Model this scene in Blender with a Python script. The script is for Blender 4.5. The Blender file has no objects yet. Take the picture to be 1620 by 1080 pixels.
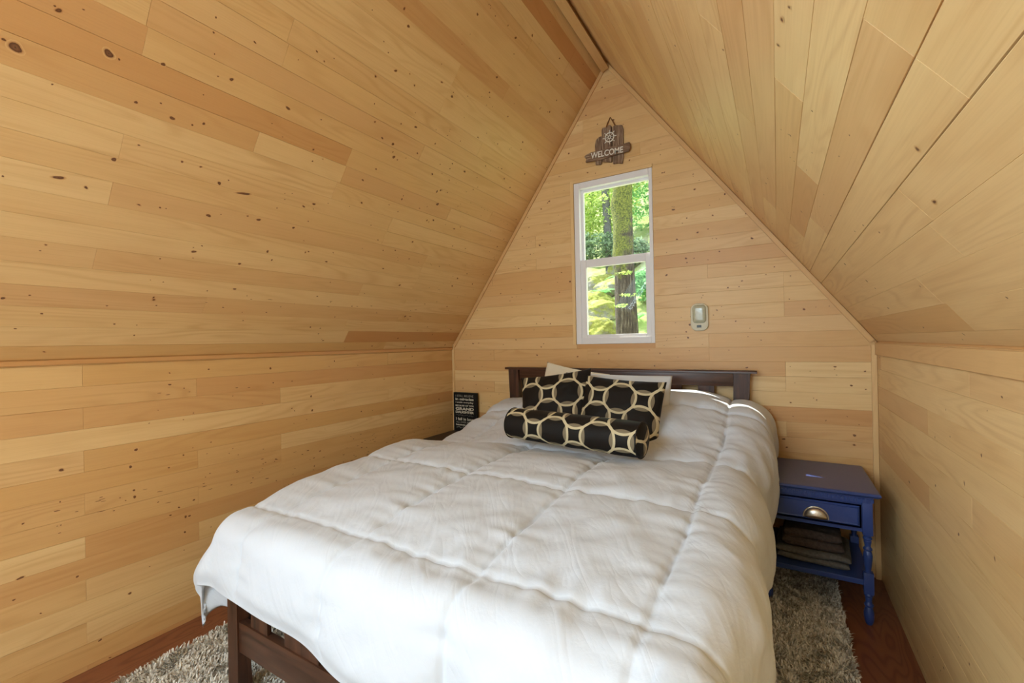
import bpy, bmesh, math, random
import numpy as np
from mathutils import Vector, Matrix, noise
random.seed(7); rng = np.random.default_rng(7)
SC = bpy.context.scene
COL = SC.collection

# ------------------------------------------------------------------ camera
F_PX, YAW, PITCH, ROLL = 696.325, 0.542931, 0.00208, -0.0196
cy, sy = math.cos(YAW), math.sin(YAW)
fwd = Vector((-sy*math.cos(PITCH), cy*math.cos(PITCH), math.sin(PITCH)))
rgt = Vector((cy, sy, 0)); up = rgt.cross(fwd)
r2 = rgt*math.cos(ROLL)+up*math.sin(ROLL); u2 = -rgt*math.sin(ROLL)+up*math.cos(ROLL)
cam_d = bpy.data.cameras.new('camera'); cam = bpy.data.objects.new('camera', cam_d); COL.objects.link(cam)
cam_d.sensor_width = 36; cam_d.lens = F_PX/1620*36; cam_d.clip_start = .02
M3 = Matrix((r2, u2, -fwd)).transposed()
cam.matrix_world = Matrix.Translation((0, 0, 1.3)) @ M3.to_4x4()
SC.camera = cam

# ------------------------------------------------------------------ light, world, exposure
SC.view_settings.view_transform = 'Standard'; SC.view_settings.look = 'None'
SC.view_settings.gamma = 1; SC.view_settings.use_curve_mapping = False
SC.view_settings.exposure = 0.36
world = bpy.data.worlds.new('world'); SC.world = world; world.use_nodes = True
wb = world.node_tree.nodes['Background']
wb.inputs[0].default_value = (.80, .90, 1.0, 1); wb.inputs[1].default_value = 2.6
SUN_DIR = Vector((1, -.39, -1.5)).normalized()
sun_d = bpy.data.lights.new('sun', 'SUN'); sun = bpy.data.objects.new('sun', sun_d); COL.objects.link(sun)
sun.rotation_euler = SUN_DIR.to_track_quat('-Z', 'Y').to_euler()
sun_d.energy = 10; sun_d.angle = .009; sun_d.color = (1, .95, .86)
def area(name, loc, direction, sx, sz, power, color):
    d = bpy.data.lights.new(name, 'AREA'); o = bpy.data.objects.new(name, d); COL.objects.link(o)
    d.shape = 'RECTANGLE'; d.size = sx; d.size_y = sz; d.energy = power; d.color = color
    o.location = loc; o.rotation_euler = Vector(direction).to_track_quat('-Z', 'Z').to_euler()
    return o
# area lights standing in for daylight, at unseen glazing added to the gable end
area('added_gable_light', (-1.15, -2.20, 1.25), (.15, 1, .10), 2.0, 1.9, 24, (.66, .83, 1.0))
area('added_upper_gable_light', (-1.0, -2.20, 2.45), (.05, 1, -.35), .75, .65, 50, (.66, .83, 1.0))
# and one at a roof window added in the left slope, also unseen
area('added_roof_window_light', (-2.13, -.80, 2.30), (.81, 0, -.585), .95, .95, 76, (.66, .83, 1.0))

# ------------------------------------------------------------------ measurements of the room
A, B, D, K, RX, RZ = -2.427, .452, 3.016, 1.269, -.997, 3.266
YF = -2.0                                   # front gable end, behind the camera
LL = math.hypot(RX-A, RZ-K); LR = math.hypot(B-RX, RZ-K)

# ------------------------------------------------------------------ material helpers
def new_mat(name):
    m = bpy.data.materials.new(name); m.use_nodes = True
    nt = m.node_tree; return m, nt, nt.nodes['Principled BSDF']
def N(nt, typ, **kw):
    n = nt.nodes.new(typ)
    for k, v in kw.items():
        if k.startswith('i_'): n.inputs[k[2:].replace('_', ' ')].default_value = v
        else: setattr(n, k, v)
    return n
def mth(nt, op, a, b=None, c=None, clamp=False):
    n = nt.nodes.new('ShaderNodeMath'); n.operation = op; n.use_clamp = clamp
    for i, v in enumerate((a, b, c)):
        if v is None: continue
        if isinstance(v, (int, float)): n.inputs[i].default_value = v
        else: nt.links.new(v, n.inputs[i])
    return n.outputs[0]
def mixc(nt, fac, a, b, mode='MIX'):
    n = nt.nodes.new('ShaderNodeMix'); n.data_type = 'RGBA'; n.blend_type = mode
    for idx, v in ((0, fac), (6, a), (7, b)):
        if isinstance(v, (int, float)): n.inputs[idx].default_value = v
        elif isinstance(v, tuple): n.inputs[idx].default_value = (*v, 1)
        else: nt.links.new(v, n.inputs[idx])
    return n.outputs[2]
def ramp(nt, fac, stops):
    n = nt.nodes.new('ShaderNodeValToRGB'); e = n.color_ramp.elements
    while len(e) < len(stops): e.new(.5)
    for i, (p, c) in enumerate(stops):
        e[i].position = p; e[i].color = (*c, 1) if len(c) == 3 else c
    nt.links.new(fac, n.inputs[0]); return n.outputs[0]
def rng_map(nt, v, a, b, c, d):
    n = nt.nodes.new('ShaderNodeMapRange'); nt.links.new(v, n.inputs[0])
    for i, x in enumerate((a, b, c, d)): n.inputs[i+1].default_value = x
    return n.outputs[0]
def noise_n(nt, vec, scale, detail=3, rough=.5, dist=0):
    n = nt.nodes.new('ShaderNodeTexNoise'); nt.links.new(vec, n.inputs['Vector'])
    n.inputs['Scale'].default_value = scale; n.inputs['Detail'].default_value = detail
    n.inputs['Roughness'].default_value = rough; n.inputs['Distortion'].default_value = dist
    return n.outputs['Fac']
def xyz(nt, x, y, z):
    n = nt.nodes.new('ShaderNodeCombineXYZ')
    for i, v in enumerate((x, y, z)):
        if isinstance(v, (int, float)): n.inputs[i].default_value = v
        else: nt.links.new(v, n.inputs[i])
    return n.outputs[0]
def bump(nt, bsdf, h, strength, dist=.01):
    n = nt.nodes.new('ShaderNodeBump'); n.inputs['Strength'].default_value = strength; n.inputs['Distance'].default_value = dist
    nt.links.new(h, n.inputs['Height']); nt.links.new(n.outputs[0], bsdf.inputs['Normal'])
def simple(name, col, rough=.5, metal=0, spec=.5, nscale=0, namt=.1, bmp=0, bscale=200):
    m, nt, b = new_mat(name)
    b.inputs['Base Color'].default_value = (*col, 1); b.inputs['Roughness'].default_value = rough
    b.inputs['Metallic'].default_value = metal; b.inputs['Specular IOR Level'].default_value = spec
    tc = N(nt, 'ShaderNodeTexCoord')
    if nscale:
        f = noise_n(nt, tc.outputs['Object'], nscale, 4)
        c2 = tuple(x*(1-namt*2) for x in col)
        nt.links.new(mixc(nt, f, c2, tuple(min(1, x*(1+namt)) for x in col)), b.inputs['Base Color'])
    if bmp: bump(nt, b, noise_n(nt, tc.outputs['Object'], bscale, 3), bmp, .002)
    return m

# pine boards: UV = metres along / across the board, attribute bd = (tone, redness, seed), knot = 0..1
def pine_material():
    m, nt, b = new_mat('knotty_pine')
    uv = N(nt, 'ShaderNodeUVMap'); uv.uv_map = 'UVMap'
    s = N(nt, 'ShaderNodeSeparateXYZ'); nt.links.new(uv.outputs[0], s.inputs[0])
    bd = N(nt, 'ShaderNodeAttribute'); bd.attribute_name = 'bd'
    bs = N(nt, 'ShaderNodeSeparateXYZ'); nt.links.new(bd.outputs['Vector'], bs.inputs[0])
    kn = N(nt, 'ShaderNodeAttribute'); kn.attribute_name = 'knot'
    u, v = s.outputs[0], s.outputs[1]; tone, red, seed = bs.outputs
    sd = mth(nt, 'MULTIPLY', seed, 50)
    # slowly wandering field cut into growth rings (plain-sawn figure)
    base = noise_n(nt, xyz(nt, mth(nt, 'MULTIPLY', u, .75), mth(nt, 'MULTIPLY', v, 6.5), sd), 1, 2, .45, .25)
    ring = mth(nt, 'SINE', mth(nt, 'MULTIPLY', base, mth(nt, 'MULTIPLY_ADD', seed, 60, 55)))
    ring = mth(nt, 'POWER', mth(nt, 'MULTIPLY_ADD', ring, .5, .5), 2.2)
    amt = noise_n(nt, xyz(nt, mth(nt, 'MULTIPLY', u, 1.4), mth(nt, 'MULTIPLY', v, 9), mth(nt, 'ADD', sd, 9)), 1, 2)
    ring = mth(nt, 'MULTIPLY', ring, rng_map(nt, amt, .38, .68, .03, 1))
    fib = noise_n(nt, xyz(nt, mth(nt, 'MULTIPLY', u, 5), mth(nt, 'MULTIPLY', v, 260), sd), 1, 3, .6)
    blot = noise_n(nt, xyz(nt, mth(nt, 'MULTIPLY', u, 1.6), mth(nt, 'MULTIPLY', v, 12), mth(nt, 'ADD', sd, 3)), 1, 3, .5)
    c = mixc(nt, tone, (.80, .560, .268), (.67, .392, .146))
    c = mixc(nt, red, c, (.50, .175, .055))
    c = mixc(nt, mth(nt, 'MULTIPLY', rng_map(nt, blot, .45, .75, 0, 1), .30), c, (.62, .35, .135))
    c = mixc(nt, mth(nt, 'MULTIPLY', ring, .33), c, (.50, .235, .070))
    c = mixc(nt, mth(nt, 'MULTIPLY', rng_map(nt, fib, .45, .75, 0, 1), .16), c, (.46, .24, .09))
    kf = mth(nt, 'ADD', kn.outputs['Fac'], mth(nt, 'MULTIPLY', mth(nt, 'SUBTRACT', fib, .5), .12))
    kcol = ramp(nt, kf, [(0, (.52, .27, .10)), (.30, (.42, .17, .055)), (.46, (.10, .040, .014)), (.62, (.15, .060, .022)), (.85, (.22, .095, .038)), (1, (.06, .025, .010))])
    c = mixc(nt, rng_map(nt, kn.outputs['Fac'], .02, .42, 0, 1), c, kcol)
    nt.links.new(c, b.inputs['Base Color'])
    b.inputs['Roughness'].default_value = .40
    b.inputs['Specular IOR Level'].default_value = .35
    bump(nt, b, mth(nt, 'ADD', mth(nt, 'MULTIPLY', fib, .3), blot), .10, .004)
    return m
PINE = pine_material()

def stained(name, dark, mid, rough=.32, scale=1.0, axis=0):
    m, nt, b = new_mat(name)
    tc = N(nt, 'ShaderNodeTexCoord'); s = N(nt, 'ShaderNodeSeparateXYZ'); nt.links.new(tc.outputs['Object'], s.inputs[0])
    sc = [30, 30, 30]; sc[axis] = 2.2
    vec = xyz(nt, *[mth(nt, 'MULTIPLY', s.outputs[i], sc[i]*scale) for i in range(3)])
    f = noise_n(nt, vec, 1, 4, .55, .6)
    nt.links.new(ramp(nt, f, [(.32, dark), (.7, mid)]), b.inputs['Base Color'])
    b.inputs['Roughness'].default_value = rough; b.inputs['Specular IOR Level'].default_value = .35
    bump(nt, b, f, .06, .003); return m
BROWN_V = stained('espresso_wood_vertical', (.024, .010, .006), (.105, .042, .022), .42, 1, 2)
BROWN_H = stained('espresso_wood_horizontal', (.024, .010, .006), (.105, .042, .022), .30, 1, 0)
BROWN_D = stained('espresso_wood_deep', (.020, .0085, .0055), (.075, .030, .018), .34, 1, 1)

def plywood():
    m, nt, b = new_mat('red_brown_plywood')
    tc = N(nt, 'ShaderNodeTexCoord'); s = N(nt, 'ShaderNodeSeparateXYZ'); nt.links.new(tc.outputs['Object'], s.inputs[0])
    f = noise_n(nt, xyz(nt, mth(nt, 'MULTIPLY', s.outputs[0], 5.5), mth(nt, 'MULTIPLY', s.outputs[1], 1.3), 2.0), 1, 2, .5, .7)
    r = mth(nt, 'POWER', mth(nt, 'MULTIPLY_ADD', mth(nt, 'SINE', mth(nt, 'MULTIPLY', f, 95)), .5, .5), 3)
    g = noise_n(nt, xyz(nt, mth(nt, 'MULTIPLY', s.outputs[0], 160), mth(nt, 'MULTIPLY', s.outputs[1], 5), 0), 1, 3)
    bl = noise_n(nt, tc.outputs['Object'], 3.5, 4)
    c = mixc(nt, bl, (.20, .068, .032), (.33, .125, .055))
    c = mixc(nt, mth(nt, 'MULTIPLY', r, .5), c, (.115, .030, .014))
    c = mixc(nt, mth(nt, 'MULTIPLY', g, .25), c, (.10, .035, .02))
    nt.links.new(c, b.inputs['Base Color']); b.inputs['Roughness'].default_value = .42
    bump(nt, b, mth(nt, 'ADD', mth(nt, 'MULTIPLY', r, .4), g), .15, .002)
    return m
PLY = plywood()

def cotton():
    m, nt, b = new_mat('white_cotton')
    tc = N(nt, 'ShaderNodeTexCoord')
    uv = N(nt, 'ShaderNodeUVMap'); uv.uv_map = 'UVMap'
    n1 = noise_n(nt, uv.outputs[0], 9, 4, .55, 1.6)
    n2 = noise_n(nt, uv.outputs[0], 34, 4, .6, 1.2)
    w = noise_n(nt, uv.outputs[0], 900, 1)
    b.inputs['Base Color'].default_value = (.635, .675, .745, 1)
    b.inputs['Roughness'].default_value = .62; b.inputs['Specular IOR Level'].default_value = .25
    b.inputs['Sheen Weight'].default_value = .12
    sp = N(nt, 'ShaderNodeSeparateXYZ'); nt.links.new(uv.outputs[0], sp.inputs[0])
    qa = mth(nt, 'ADD', mth(nt, 'MULTIPLY', sp.outputs[0], .8), mth(nt, 'MULTIPLY', sp.outputs[1], .6))
    qb = mth(nt, 'ADD', mth(nt, 'MULTIPLY', sp.outputs[0], -.6), mth(nt, 'MULTIPLY', sp.outputs[1], .8))
    n3 = noise_n(nt, xyz(nt, mth(nt, 'MULTIPLY', qa, 13), mth(nt, 'MULTIPLY', qb, 3), 0), 1, 2, .45, 1.4)
    n1 = mth(nt, 'ADD', n1, mth(nt, 'MULTIPLY', mth(nt, 'POWER', mth(nt, 'ABSOLUTE', mth(nt, 'MULTIPLY_ADD', n3, 2, -1)), .9), 1.1))
    h = mth(nt, 'ADD', mth(nt, 'MULTIPLY', n1, 1.0), mth(nt, 'ADD', mth(nt, 'MULTIPLY', n2, .34), mth(nt, 'MULTIPLY', w, .02)))
    bump(nt, b, h, .15, .012)
    return m
COTTON = cotton()
PILLOW_W = simple('white_pillowcase', (.70, .73, .77), .7, 0, .2, 8, .03, .5, 60)
PILLOW_C = simple('cream_pillowcase', (.80, .72, .56), .7, 0, .2, 8, .03, .5, 60)

def circle_fabric():
    m, nt, b = new_mat('black_ring_pattern_fabric')
    uv = N(nt, 'ShaderNodeUVMap'); uv.uv_map = 'UVMap'
    s = N(nt, 'ShaderNodeSeparateXYZ'); nt.links.new(uv.outputs[0], s.inputs[0])
    S = .120; R = .715
    def cell(off):
        o = []
        for i in (0, 1):
            q = mth(nt, 'MULTIPLY_ADD', s.outputs[i], 1/(2*S), off)
            q = mth(nt, 'MULTIPLY_ADD', mth(nt, 'FRACT', q), 2, -1)
            o.append(mth(nt, 'ABSOLUTE', q))
        d = mth(nt, 'SQRT', mth(nt, 'ADD', mth(nt, 'MULTIPLY', o[0], o[0]), mth(nt, 'MULTIPLY', o[1], o[1])))
        mx = mth(nt, 'MAXIMUM', *o); mn = mth(nt, 'MINIMUM', *o)
        e = mth(nt, 'SUBTRACT', 1.26, mx)
        d2 = mth(nt, 'SQRT', mth(nt, 'ADD', mth(nt, 'MULTIPLY', e, e), mth(nt, 'MULTIPLY', mn, mn)))
        ring = mth(nt, 'MULTIPLY', mth(nt, 'LESS_THAN', d, R+.05), mth(nt, 'GREATER_THAN', d, R-.05))
        lens = mth(nt, 'MULTIPLY', mth(nt, 'LESS_THAN', d, R-.05), mth(nt, 'LESS_THAN', d2, .755))
        return ring, lens
    r1, l1 = cell(0.0); r2_, l2 = cell(.5)
    ring = mth(nt, 'MAXIMUM', r1, r2_); lens = mth(nt, 'MAXIMUM', l1, l2)
    wv = noise_n(nt, uv.outputs[0], 420, 2)
    c = mixc(nt, lens, (.0085, .006, .0045), (.22, .175, .11))
    c = mixc(nt, ring, c, mixc(nt, wv, (.50, .41, .24), (.74, .65, .43)))
    nt.links.new(c, b.inputs['Base Color']); b.inputs['Roughness'].default_value = .62
    b.inputs['Specular IOR Level'].default_value = .25
    bump(nt, b, mth(nt, 'ADD', mth(nt, 'MULTIPLY', wv, .4), ring), .25, .0015)
    return m
RINGS = circle_fabric()
BLACKFAB = simple('black_piping_fabric', (.010, .008, .007), .6, 0, .3)
NAVY = simple('navy_paint', (.026, .056, .215), .34, 0, .5, 6, .06, .15, 60)
NAVYTOP = simple('navy_paint_top', (.030, .058, .20), .28, 0, .55, 4, .08, .15, 60)  # slightly greyer, glossier navy for the tabletop
DARKTOP = simple('dark_nightstand_paint', (.018, .012, .011), .35, 0, .5, 6, .1)
NICKEL = simple('brushed_nickel', (.62, .57, .48), .28, 1, .5, 0, 0, .2, 300)
VINYL = simple('white_vinyl', (.80, .79, .80), .38, 0, .4)
TRIMWOOD = None
TOWEL_D = simple('brown_towel_terry', (.085, .062, .052), .95, 0, .05, 90, .3, 1.0, 420)
TOWEL_G = simple('grey_towel_terry', (.150, .140, .125), .95, 0, .05, 90, .3, 1.0, 420)
CREAMPL = simple('cream_plastic', (.74, .71, .56), .35, 0, .5)
BLACKPL = simple('black_plastic', (.010, .010, .010), .35)
MATTRESS = simple('mattress_ticking', (.62, .60, .56), .8, 0, .2, 20, .04)
BLACKBOARD = simple('black_board_paint', (.008, .007, .007), .6, 0, .2, 30, .2)
CREAMINK = simple('cream_letter_paint', (.66, .62, .50), .6)
GREYINK = simple('grey_letter_paint', (.30, .28, .23), .6)
WHITEINK = simple('white_letter_paint', (.82, .77, .66), .6)
ROPE = simple('brown_twine', (.26, .11, .04), .85, 0, .1, 300, .3)
def driftwood(axis):
    m, nt, b = new_mat('weathered_driftwood')
    tc = N(nt, 'ShaderNodeTexCoord'); s = N(nt, 'ShaderNodeSeparateXYZ'); nt.links.new(tc.outputs['Object'], s.inputs[0])
    sc = [120, 40, 120]; sc[axis] = 9
    f = noise_n(nt, xyz(nt, *[mth(nt, 'MULTIPLY', s.outputs[i], sc[i]) for i in range(3)]), 1, 5, .65, .5)
    nt.links.new(ramp(nt, f, [(.30, (.075, .036, .018)), (.52, (.24, .145, .085)), (.72, (.50, .37, .25))]), b.inputs['Base Color'])
    b.inputs['Roughness'].default_value = .85; bump(nt, b, f, .6, .004); return m
DRIFT_V, DRIFT_H = driftwood(2), driftwood(0)
def glass_mat(name, tint, refl=.05):
    m, nt, b = new_mat(name); nt.nodes.remove(b)
    t = N(nt, 'ShaderNodeBsdfTransparent'); t.inputs[0].default_value = (*tint, 1)
    g = N(nt, 'ShaderNodeBsdfGlossy'); g.inputs['Roughness'].default_value = .02
    mx = N(nt, 'ShaderNodeMixShader'); mx.inputs[0].default_value = refl
    nt.links.new(t.outputs[0], mx.inputs[1]); nt.links.new(g.outputs[0], mx.inputs[2])
    nt.links.new(mx.outputs[0], nt.nodes['Material Output'].inputs[0]); return m
GLASS = glass_mat('window_glass', (.96, .98, .96), .02)
DIFFUSER = simple('ribbed_clear_lens', (.50, .50, .36), .18, 0, .6, 60, .12, .5, 90)

# ------------------------------------------------------------------ object helpers
def tag(o, label=None, cat=None, group=None, kind=None):
    if label: o['label'] = label
    if cat: o['category'] = cat
    if group: o['group'] = group
    if kind: o['kind'] = kind
    return o
def world_loc(o):
    p = Vector((0, 0, 0))
    while o: p += o.location; o = o.parent
    return p
def empty(name, loc, **kw):
    o = bpy.data.objects.new(name, None); COL.objects.link(o); o.location = loc; o.empty_display_size = .05
    return tag(o, **kw)
def link_mesh(name, me, mats, parent=None, origin=None):
    """geometry is given in world space; parent (unrotated) or origin sets where its origin lies"""
    if origin is None: origin = world_loc(parent) if parent else Vector((0, 0, 0))
    origin = Vector(origin)
    me.transform(Matrix.Translation(-origin))
    o = bpy.data.objects.new(name, me); COL.objects.link(o)
    for m in (mats if isinstance(mats, (list, tuple)) else [mats]): me.materials.append(m)
    if parent: o.parent = parent; o.location = origin-world_loc(parent)
    else: o.location = origin
    return o
class Geo:
    def __init__(s): s.v = []; s.f = []; s.uv = []; s.bd = []; s.kn = []
    def add(s, vs, fs, uvs=None, bd=None, kn=None):
        o = len(s.v); s.v += [tuple(x) for x in vs]; s.f += [tuple(i+o for i in f) for f in fs]
        if uvs is not None: s.uv += list(uvs)
        if bd is not None: s.bd += [bd]*len(vs)
        if kn is not None: s.kn += list(kn)
    def mesh(s, name, smooth=False):
        me = bpy.data.meshes.new(name); me.from_pydata(s.v, [], s.f)
        if s.uv:
            l = me.uv_layers.new(name='UVMap'); vi = np.empty(len(me.loops), int); me.loops.foreach_get('vertex_index', vi)
            l.data.foreach_set('uv', np.array(s.uv, dtype=np.float32)[vi].ravel())
        if s.bd:
            a = me.attributes.new('bd', 'FLOAT_VECTOR', 'POINT'); a.data.foreach_set('vector', np.array(s.bd, dtype=np.float32).ravel())
        if s.kn:
            a = me.attributes.new('knot', 'FLOAT', 'POINT'); a.data.foreach_set('value', np.array(s.kn, dtype=np.float32))
        if smooth: me.polygons.foreach_set('use_smooth', [True]*len(me.polygons))
        me.update(); return me
def bm_mesh(bm, name, smooth=False, angle=None):
    bmesh.ops.recalc_face_normals(bm, faces=bm.faces)
    me = bpy.data.meshes.new(name); bm.to_mesh(me); bm.free()
    if smooth:
        me.polygons.foreach_set('use_smooth', [True]*len(me.polygons))
        if angle: me.set_sharp_from_angle(angle=math.radians(angle))
    return me
def add_box(bm, lo, hi, bev=0, seg=2):
    t = bmesh.new(); bmesh.ops.create_cube(t, size=1)
    for v in t.verts: v.co = Vector([lo[i]+(v.co[i]+.5)*(hi[i]-lo[i]) for i in range(3)])
    if bev: bmesh.ops.bevel(t, geom=list(t.edges), offset=bev, segments=seg, affect='EDGES', profile=.6)
    m = bpy.data.meshes.new('t'); t.to_mesh(m); t.free(); bm.from_mesh(m); bpy.data.meshes.remove(m)
def add_geo(bm, vs, fs):
    b = [bm.verts.new(v) for v in vs]
    for f in fs:
        try: bm.faces.new([b[i] for i in f])
        except ValueError: pass
def add_lathe(bm, prof, c, n=24, axis=2):
    vs, fs = [], []
    for r, h in prof:
        for k in range(n):
            a = 2*math.pi*k/n; p = [r*math.cos(a), r*math.sin(a), h]
            if axis == 0: p = [h, p[0], p[1]]
            if axis == 1: p = [p[0], h, p[1]]
            vs.append(Vector(p)+Vector(c))
    m = len(prof)
    for i in range(m-1):
        for k in range(n):
            fs.append((i*n+k, i*n+(k+1) % n, (i+1)*n+(k+1) % n, (i+1)*n+k))
    fs.append(tuple(range(n-1, -1, -1))); fs.append(tuple((m-1)*n+k for k in range(n)))
    add_geo(bm, vs, fs)
def add_prism(bm, pts, a0, a1, axis=1):
    """outline pts (2D) in the plane normal to axis, extruded from a0 to a1"""
    def P(p, a):
        return {0: (a, p[0], p[1]), 1: (p[0], a, p[1]), 2: (p[0], p[1], a)}[axis]
    n = len(pts); vs = [P(p, a0) for p in pts]+[P(p, a1) for p in pts]
    fs = [tuple(range(n-1, -1, -1)), tuple(range(n, 2*n))]+[(i, (i+1) % n, n+(i+1) % n, n+i) for i in range(n)]
    add_geo(bm, vs, fs)
def add_tube(bm, pts, r, n=8, closed=False):
    pts = [Vector(p) for p in pts]; m = len(pts); vs = []
    for i, p in enumerate(pts):
        a = pts[(i-1) % m] if (closed or i > 0) else p; c = pts[(i+1) % m] if (closed or i < m-1) else p
        d = (c-a).normalized(); s = d.cross(Vector((0, 0, 1)));
        if s.length < 1e-3: s = d.cross(Vector((1, 0, 0)))
        s.normalize(); t = d.cross(s); rr = r[i] if isinstance(r, (list, tuple)) else r
        for k in range(n):
            q = 2*math.pi*k/n; vs.append(p+s*math.cos(q)*rr+t*math.sin(q)*rr)
    fs = []
    for i in range(m if closed else m-1):
        j = (i+1) % m
        for k in range(n): fs.append((i*n+k, i*n+(k+1) % n, j*n+(k+1) % n, j*n+k))
    if not closed: fs.append(tuple(range(n-1, -1, -1))); fs.append(tuple((m-1)*n+k for k in range(n)))
    add_geo(bm, vs, fs)
def obj(name, bm, mat, parent=None, smooth=False, angle=35, origin=None):
    return link_mesh(name, bm_mesh(bm, name, smooth, angle), mat, parent, origin)
def solo(name, bm, mat, label, cat, group=None, smooth=False, origin=(0, 0, 0), angle=35):
    return tag(obj(name, bm, mat, None, smooth, angle, origin), label, cat, group)
def boxobj(name, lo, hi, mat, parent=None, bev=.002, **kw):
    bm = bmesh.new(); add_box(bm, lo, hi, bev); return obj(name, bm, mat, parent, **kw)

# ------------------------------------------------------------------ pine boarding
BW = .0873
def knot(g, P, u, v, ru, rv, bd, rot=0, n=12, strength=1.0):
    vs, uvs, kn = [], [], []
    ca, sa = math.cos(rot), math.sin(rot)
    for rho, k in ((1, 0), (.74, .22), (.55, .50), (.28, .78)):
        for i in range(n):
            a = 2*math.pi*i/n; w = 1+.16*math.sin(a*2+u*30)+.08*math.sin(3*a+v*50)
            du, dv = ru*rho*w*math.cos(a), rv*rho*w*math.sin(a)
            x, y = u+du*ca-dv*sa, v+du*sa+dv*ca
            vs.append(P(x, y, .00045)); uvs.append((x, y)); kn.append(k*strength)
    vs.append(P(u, v, .00045)); uvs.append((u, v)); kn.append(1*strength)
    fs = []
    for r in range(3):
        for i in range(n):
            j = (i+1) % n; fs.append((r*n+i, r*n+j, (r+1)*n+j, (r+1)*n+i))
    for i in range(n): fs.append((3*n+i, 3*n+(i+1) % n, 4*n))
    g.add(vs, fs, uvs, bd, kn)
def board(g, P, c, bd, gap=.0011, dep=.0028):
    """c = corners (u,v) bl br tr tl"""
    cu = sum(p[0] for p in c)/4; cv = sum(p[1] for p in c)/4
    inn = []
    for (u, v) in c:
        inn.append((u+(.0007 if u < cu else -.0007), v+(gap if v < cv else -gap)))
    vs = [P(u, v, 0) for u, v in inn]+[P(u, v, -dep) for u, v in c]
    g.add(vs, [(0, 1, 2, 3)]+[(4+i, 4+(i+1) % 4, (i+1) % 4, i) for i in range(4)], inn+list(c), bd, [0]*8)
def boarding(name, P, v_lines, ulim, ju, jstep, special=None, holes=None, knots=(), slits=(), tone=(.5, .5), rb=-.12, seed=1, backing=None, kd=2.2, wide=(), kscale=1, kstr=1):
    R = random.Random(seed); g = Geo()
    special = special or {}
    for r in range(len(v_lines)-1):
        v0, v1 = v_lines[r], v_lines[r+1]
        a0, b0 = ulim(v0); a1, b1 = ulim(v1); lo, hi = min(a0, a1), max(b0, b1)
        if 'rows' in special and r in special['rows']: js = [j for j in special['rows'][r]]
        else:
            js = []; u = ju+jstep*(R.randrange(0, 4)) - (jstep*8)
            while u < hi:
                js.append(u); u += jstep*R.choice([2, 3, 4, 5, 6])
        js = sorted(j for j in js if lo+.05 < j < hi-.05)
        ed = [None]+js+[None]
        for k in range(len(ed)-1):
            s, e = ed[k], ed[k+1]
            c = [[s if s is not None else a0, v0], [e if e is not None else b0, v0], [e if e is not None else b1, v1], [s if s is not None else a1, v1]]
            t = min(1, max(0, R.gauss(*tone)))
            red = max(0, R.gauss(rb, .20)) if R.random() < .75 else R.uniform(.0, .35)
            mid = ((c[0][0]+c[1][0])/2, (v0+v1)/2)
            for (u0, u1, va, vb, tt, rr) in special.get('tone', ()):
                if u0 <= mid[0] <= u1 and va <= mid[1] <= vb: t, red = tt, rr
            bd = (t, red, R.random())
            pieces = [c]
            for hx0, hx1, hz0, hz1 in holes or ():
                if v1 > hz0+1e-4 and v0 < hz1-1e-4:
                    pieces = []
                    if c[0][0] < hx0: pieces.append([c[0], [min(hx0, c[1][0]), v0], [min(hx0, c[2][0]), v1], c[3]])
                    if c[1][0] > hx1: pieces.append([[max(hx1, c[0][0]), v0], c[1], c[2], [max(hx1, c[3][0]), v1]])
            for pc in pieces:
                L = pc[1][0]-pc[0][0]
                if L < .01: continue
                board(g, P, pc, bd, gap=(.0026 if r in wide else R.choice([.0005, .0008, .0011, .0016])), dep=R.choice([.0006, .0010, .0016, .0026]) if r not in wide else .0028)
                n = int(L*kd*R.uniform(.3, 1.7)+R.random())
                cl = R.random() < .25
                u = R.uniform(pc[0][0], pc[1][0])
                for _ in range(n):
                    u = R.uniform(max(pc[0][0], pc[3][0])+.02, min(pc[1][0], pc[2][0])-.02) if min(pc[1][0], pc[2][0])-max(pc[0][0], pc[3][0]) > .05 else None
                    if u is None: break
                    rv = R.choice([.0032, .0036, .0042, .005, .006, .008]) ; ru = rv*R.uniform(.9, 1.7)
                    v = R.uniform(v0+rv+.004, v1-rv-.004)
                    knot(g, P, u, v, ru, rv, bd, R.uniform(-.4, .4), strength=R.choice([1, .9, .75, .55]))
                if R.random() < .22:      # pin-knot cluster
                    for _ in range(R.randrange(3, 7)):
                        u = R.uniform(pc[0][0]+.03, pc[1][0]-.03) if L > .1 else None
                        if u is None: break
                        if not (max(pc[0][0], pc[3][0])+.01 < u < min(pc[1][0], pc[2][0])-.01): continue
                        knot(g, P, u, R.uniform(v0+.008, v1-.008), .004, .0026, bd, 0, 8)
    for (u, v, ru, rv, rot) in knots: knot(g, P, u, v, ru*kscale, rv*kscale, (.4, .05, .3), rot, 16, strength=kstr)
    for (u0, u1, va, vb, n) in slits:
        for _ in range(n):
            knot(g, P, R.uniform(u0, u1), R.uniform(va, vb), R.uniform(.004, .016), R.uniform(.0012, .0030), (.6, .0, .3), R.uniform(-.1, .1), 8)
    if backing: g.add(*backing, uvs=[(0, 0)]*len(backing[0]), bd=(1, .3, .5), kn=[0]*len(backing[0]))
    o = link_mesh(name, g.mesh(name), PINE); o['kind'] = 'structure'; return o
def slab(P, c, n0, n1):
    vs = [P(u, v, n0) for u, v in c]+[P(u, v, n1) for u, v in c]; n = len(c)
    return vs, [tuple(range(n)), tuple(range(2*n-1, n-1, -1))]+[(i, (i+1) % n, n+(i+1) % n, n+i) for i in range(n)]
def lines(a, b, off, w=BW):
    o = [a]; v = off
    while v < b-.004:
        if v > a+.004: o.append(v)
        v += w
    return o+[b]
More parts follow.
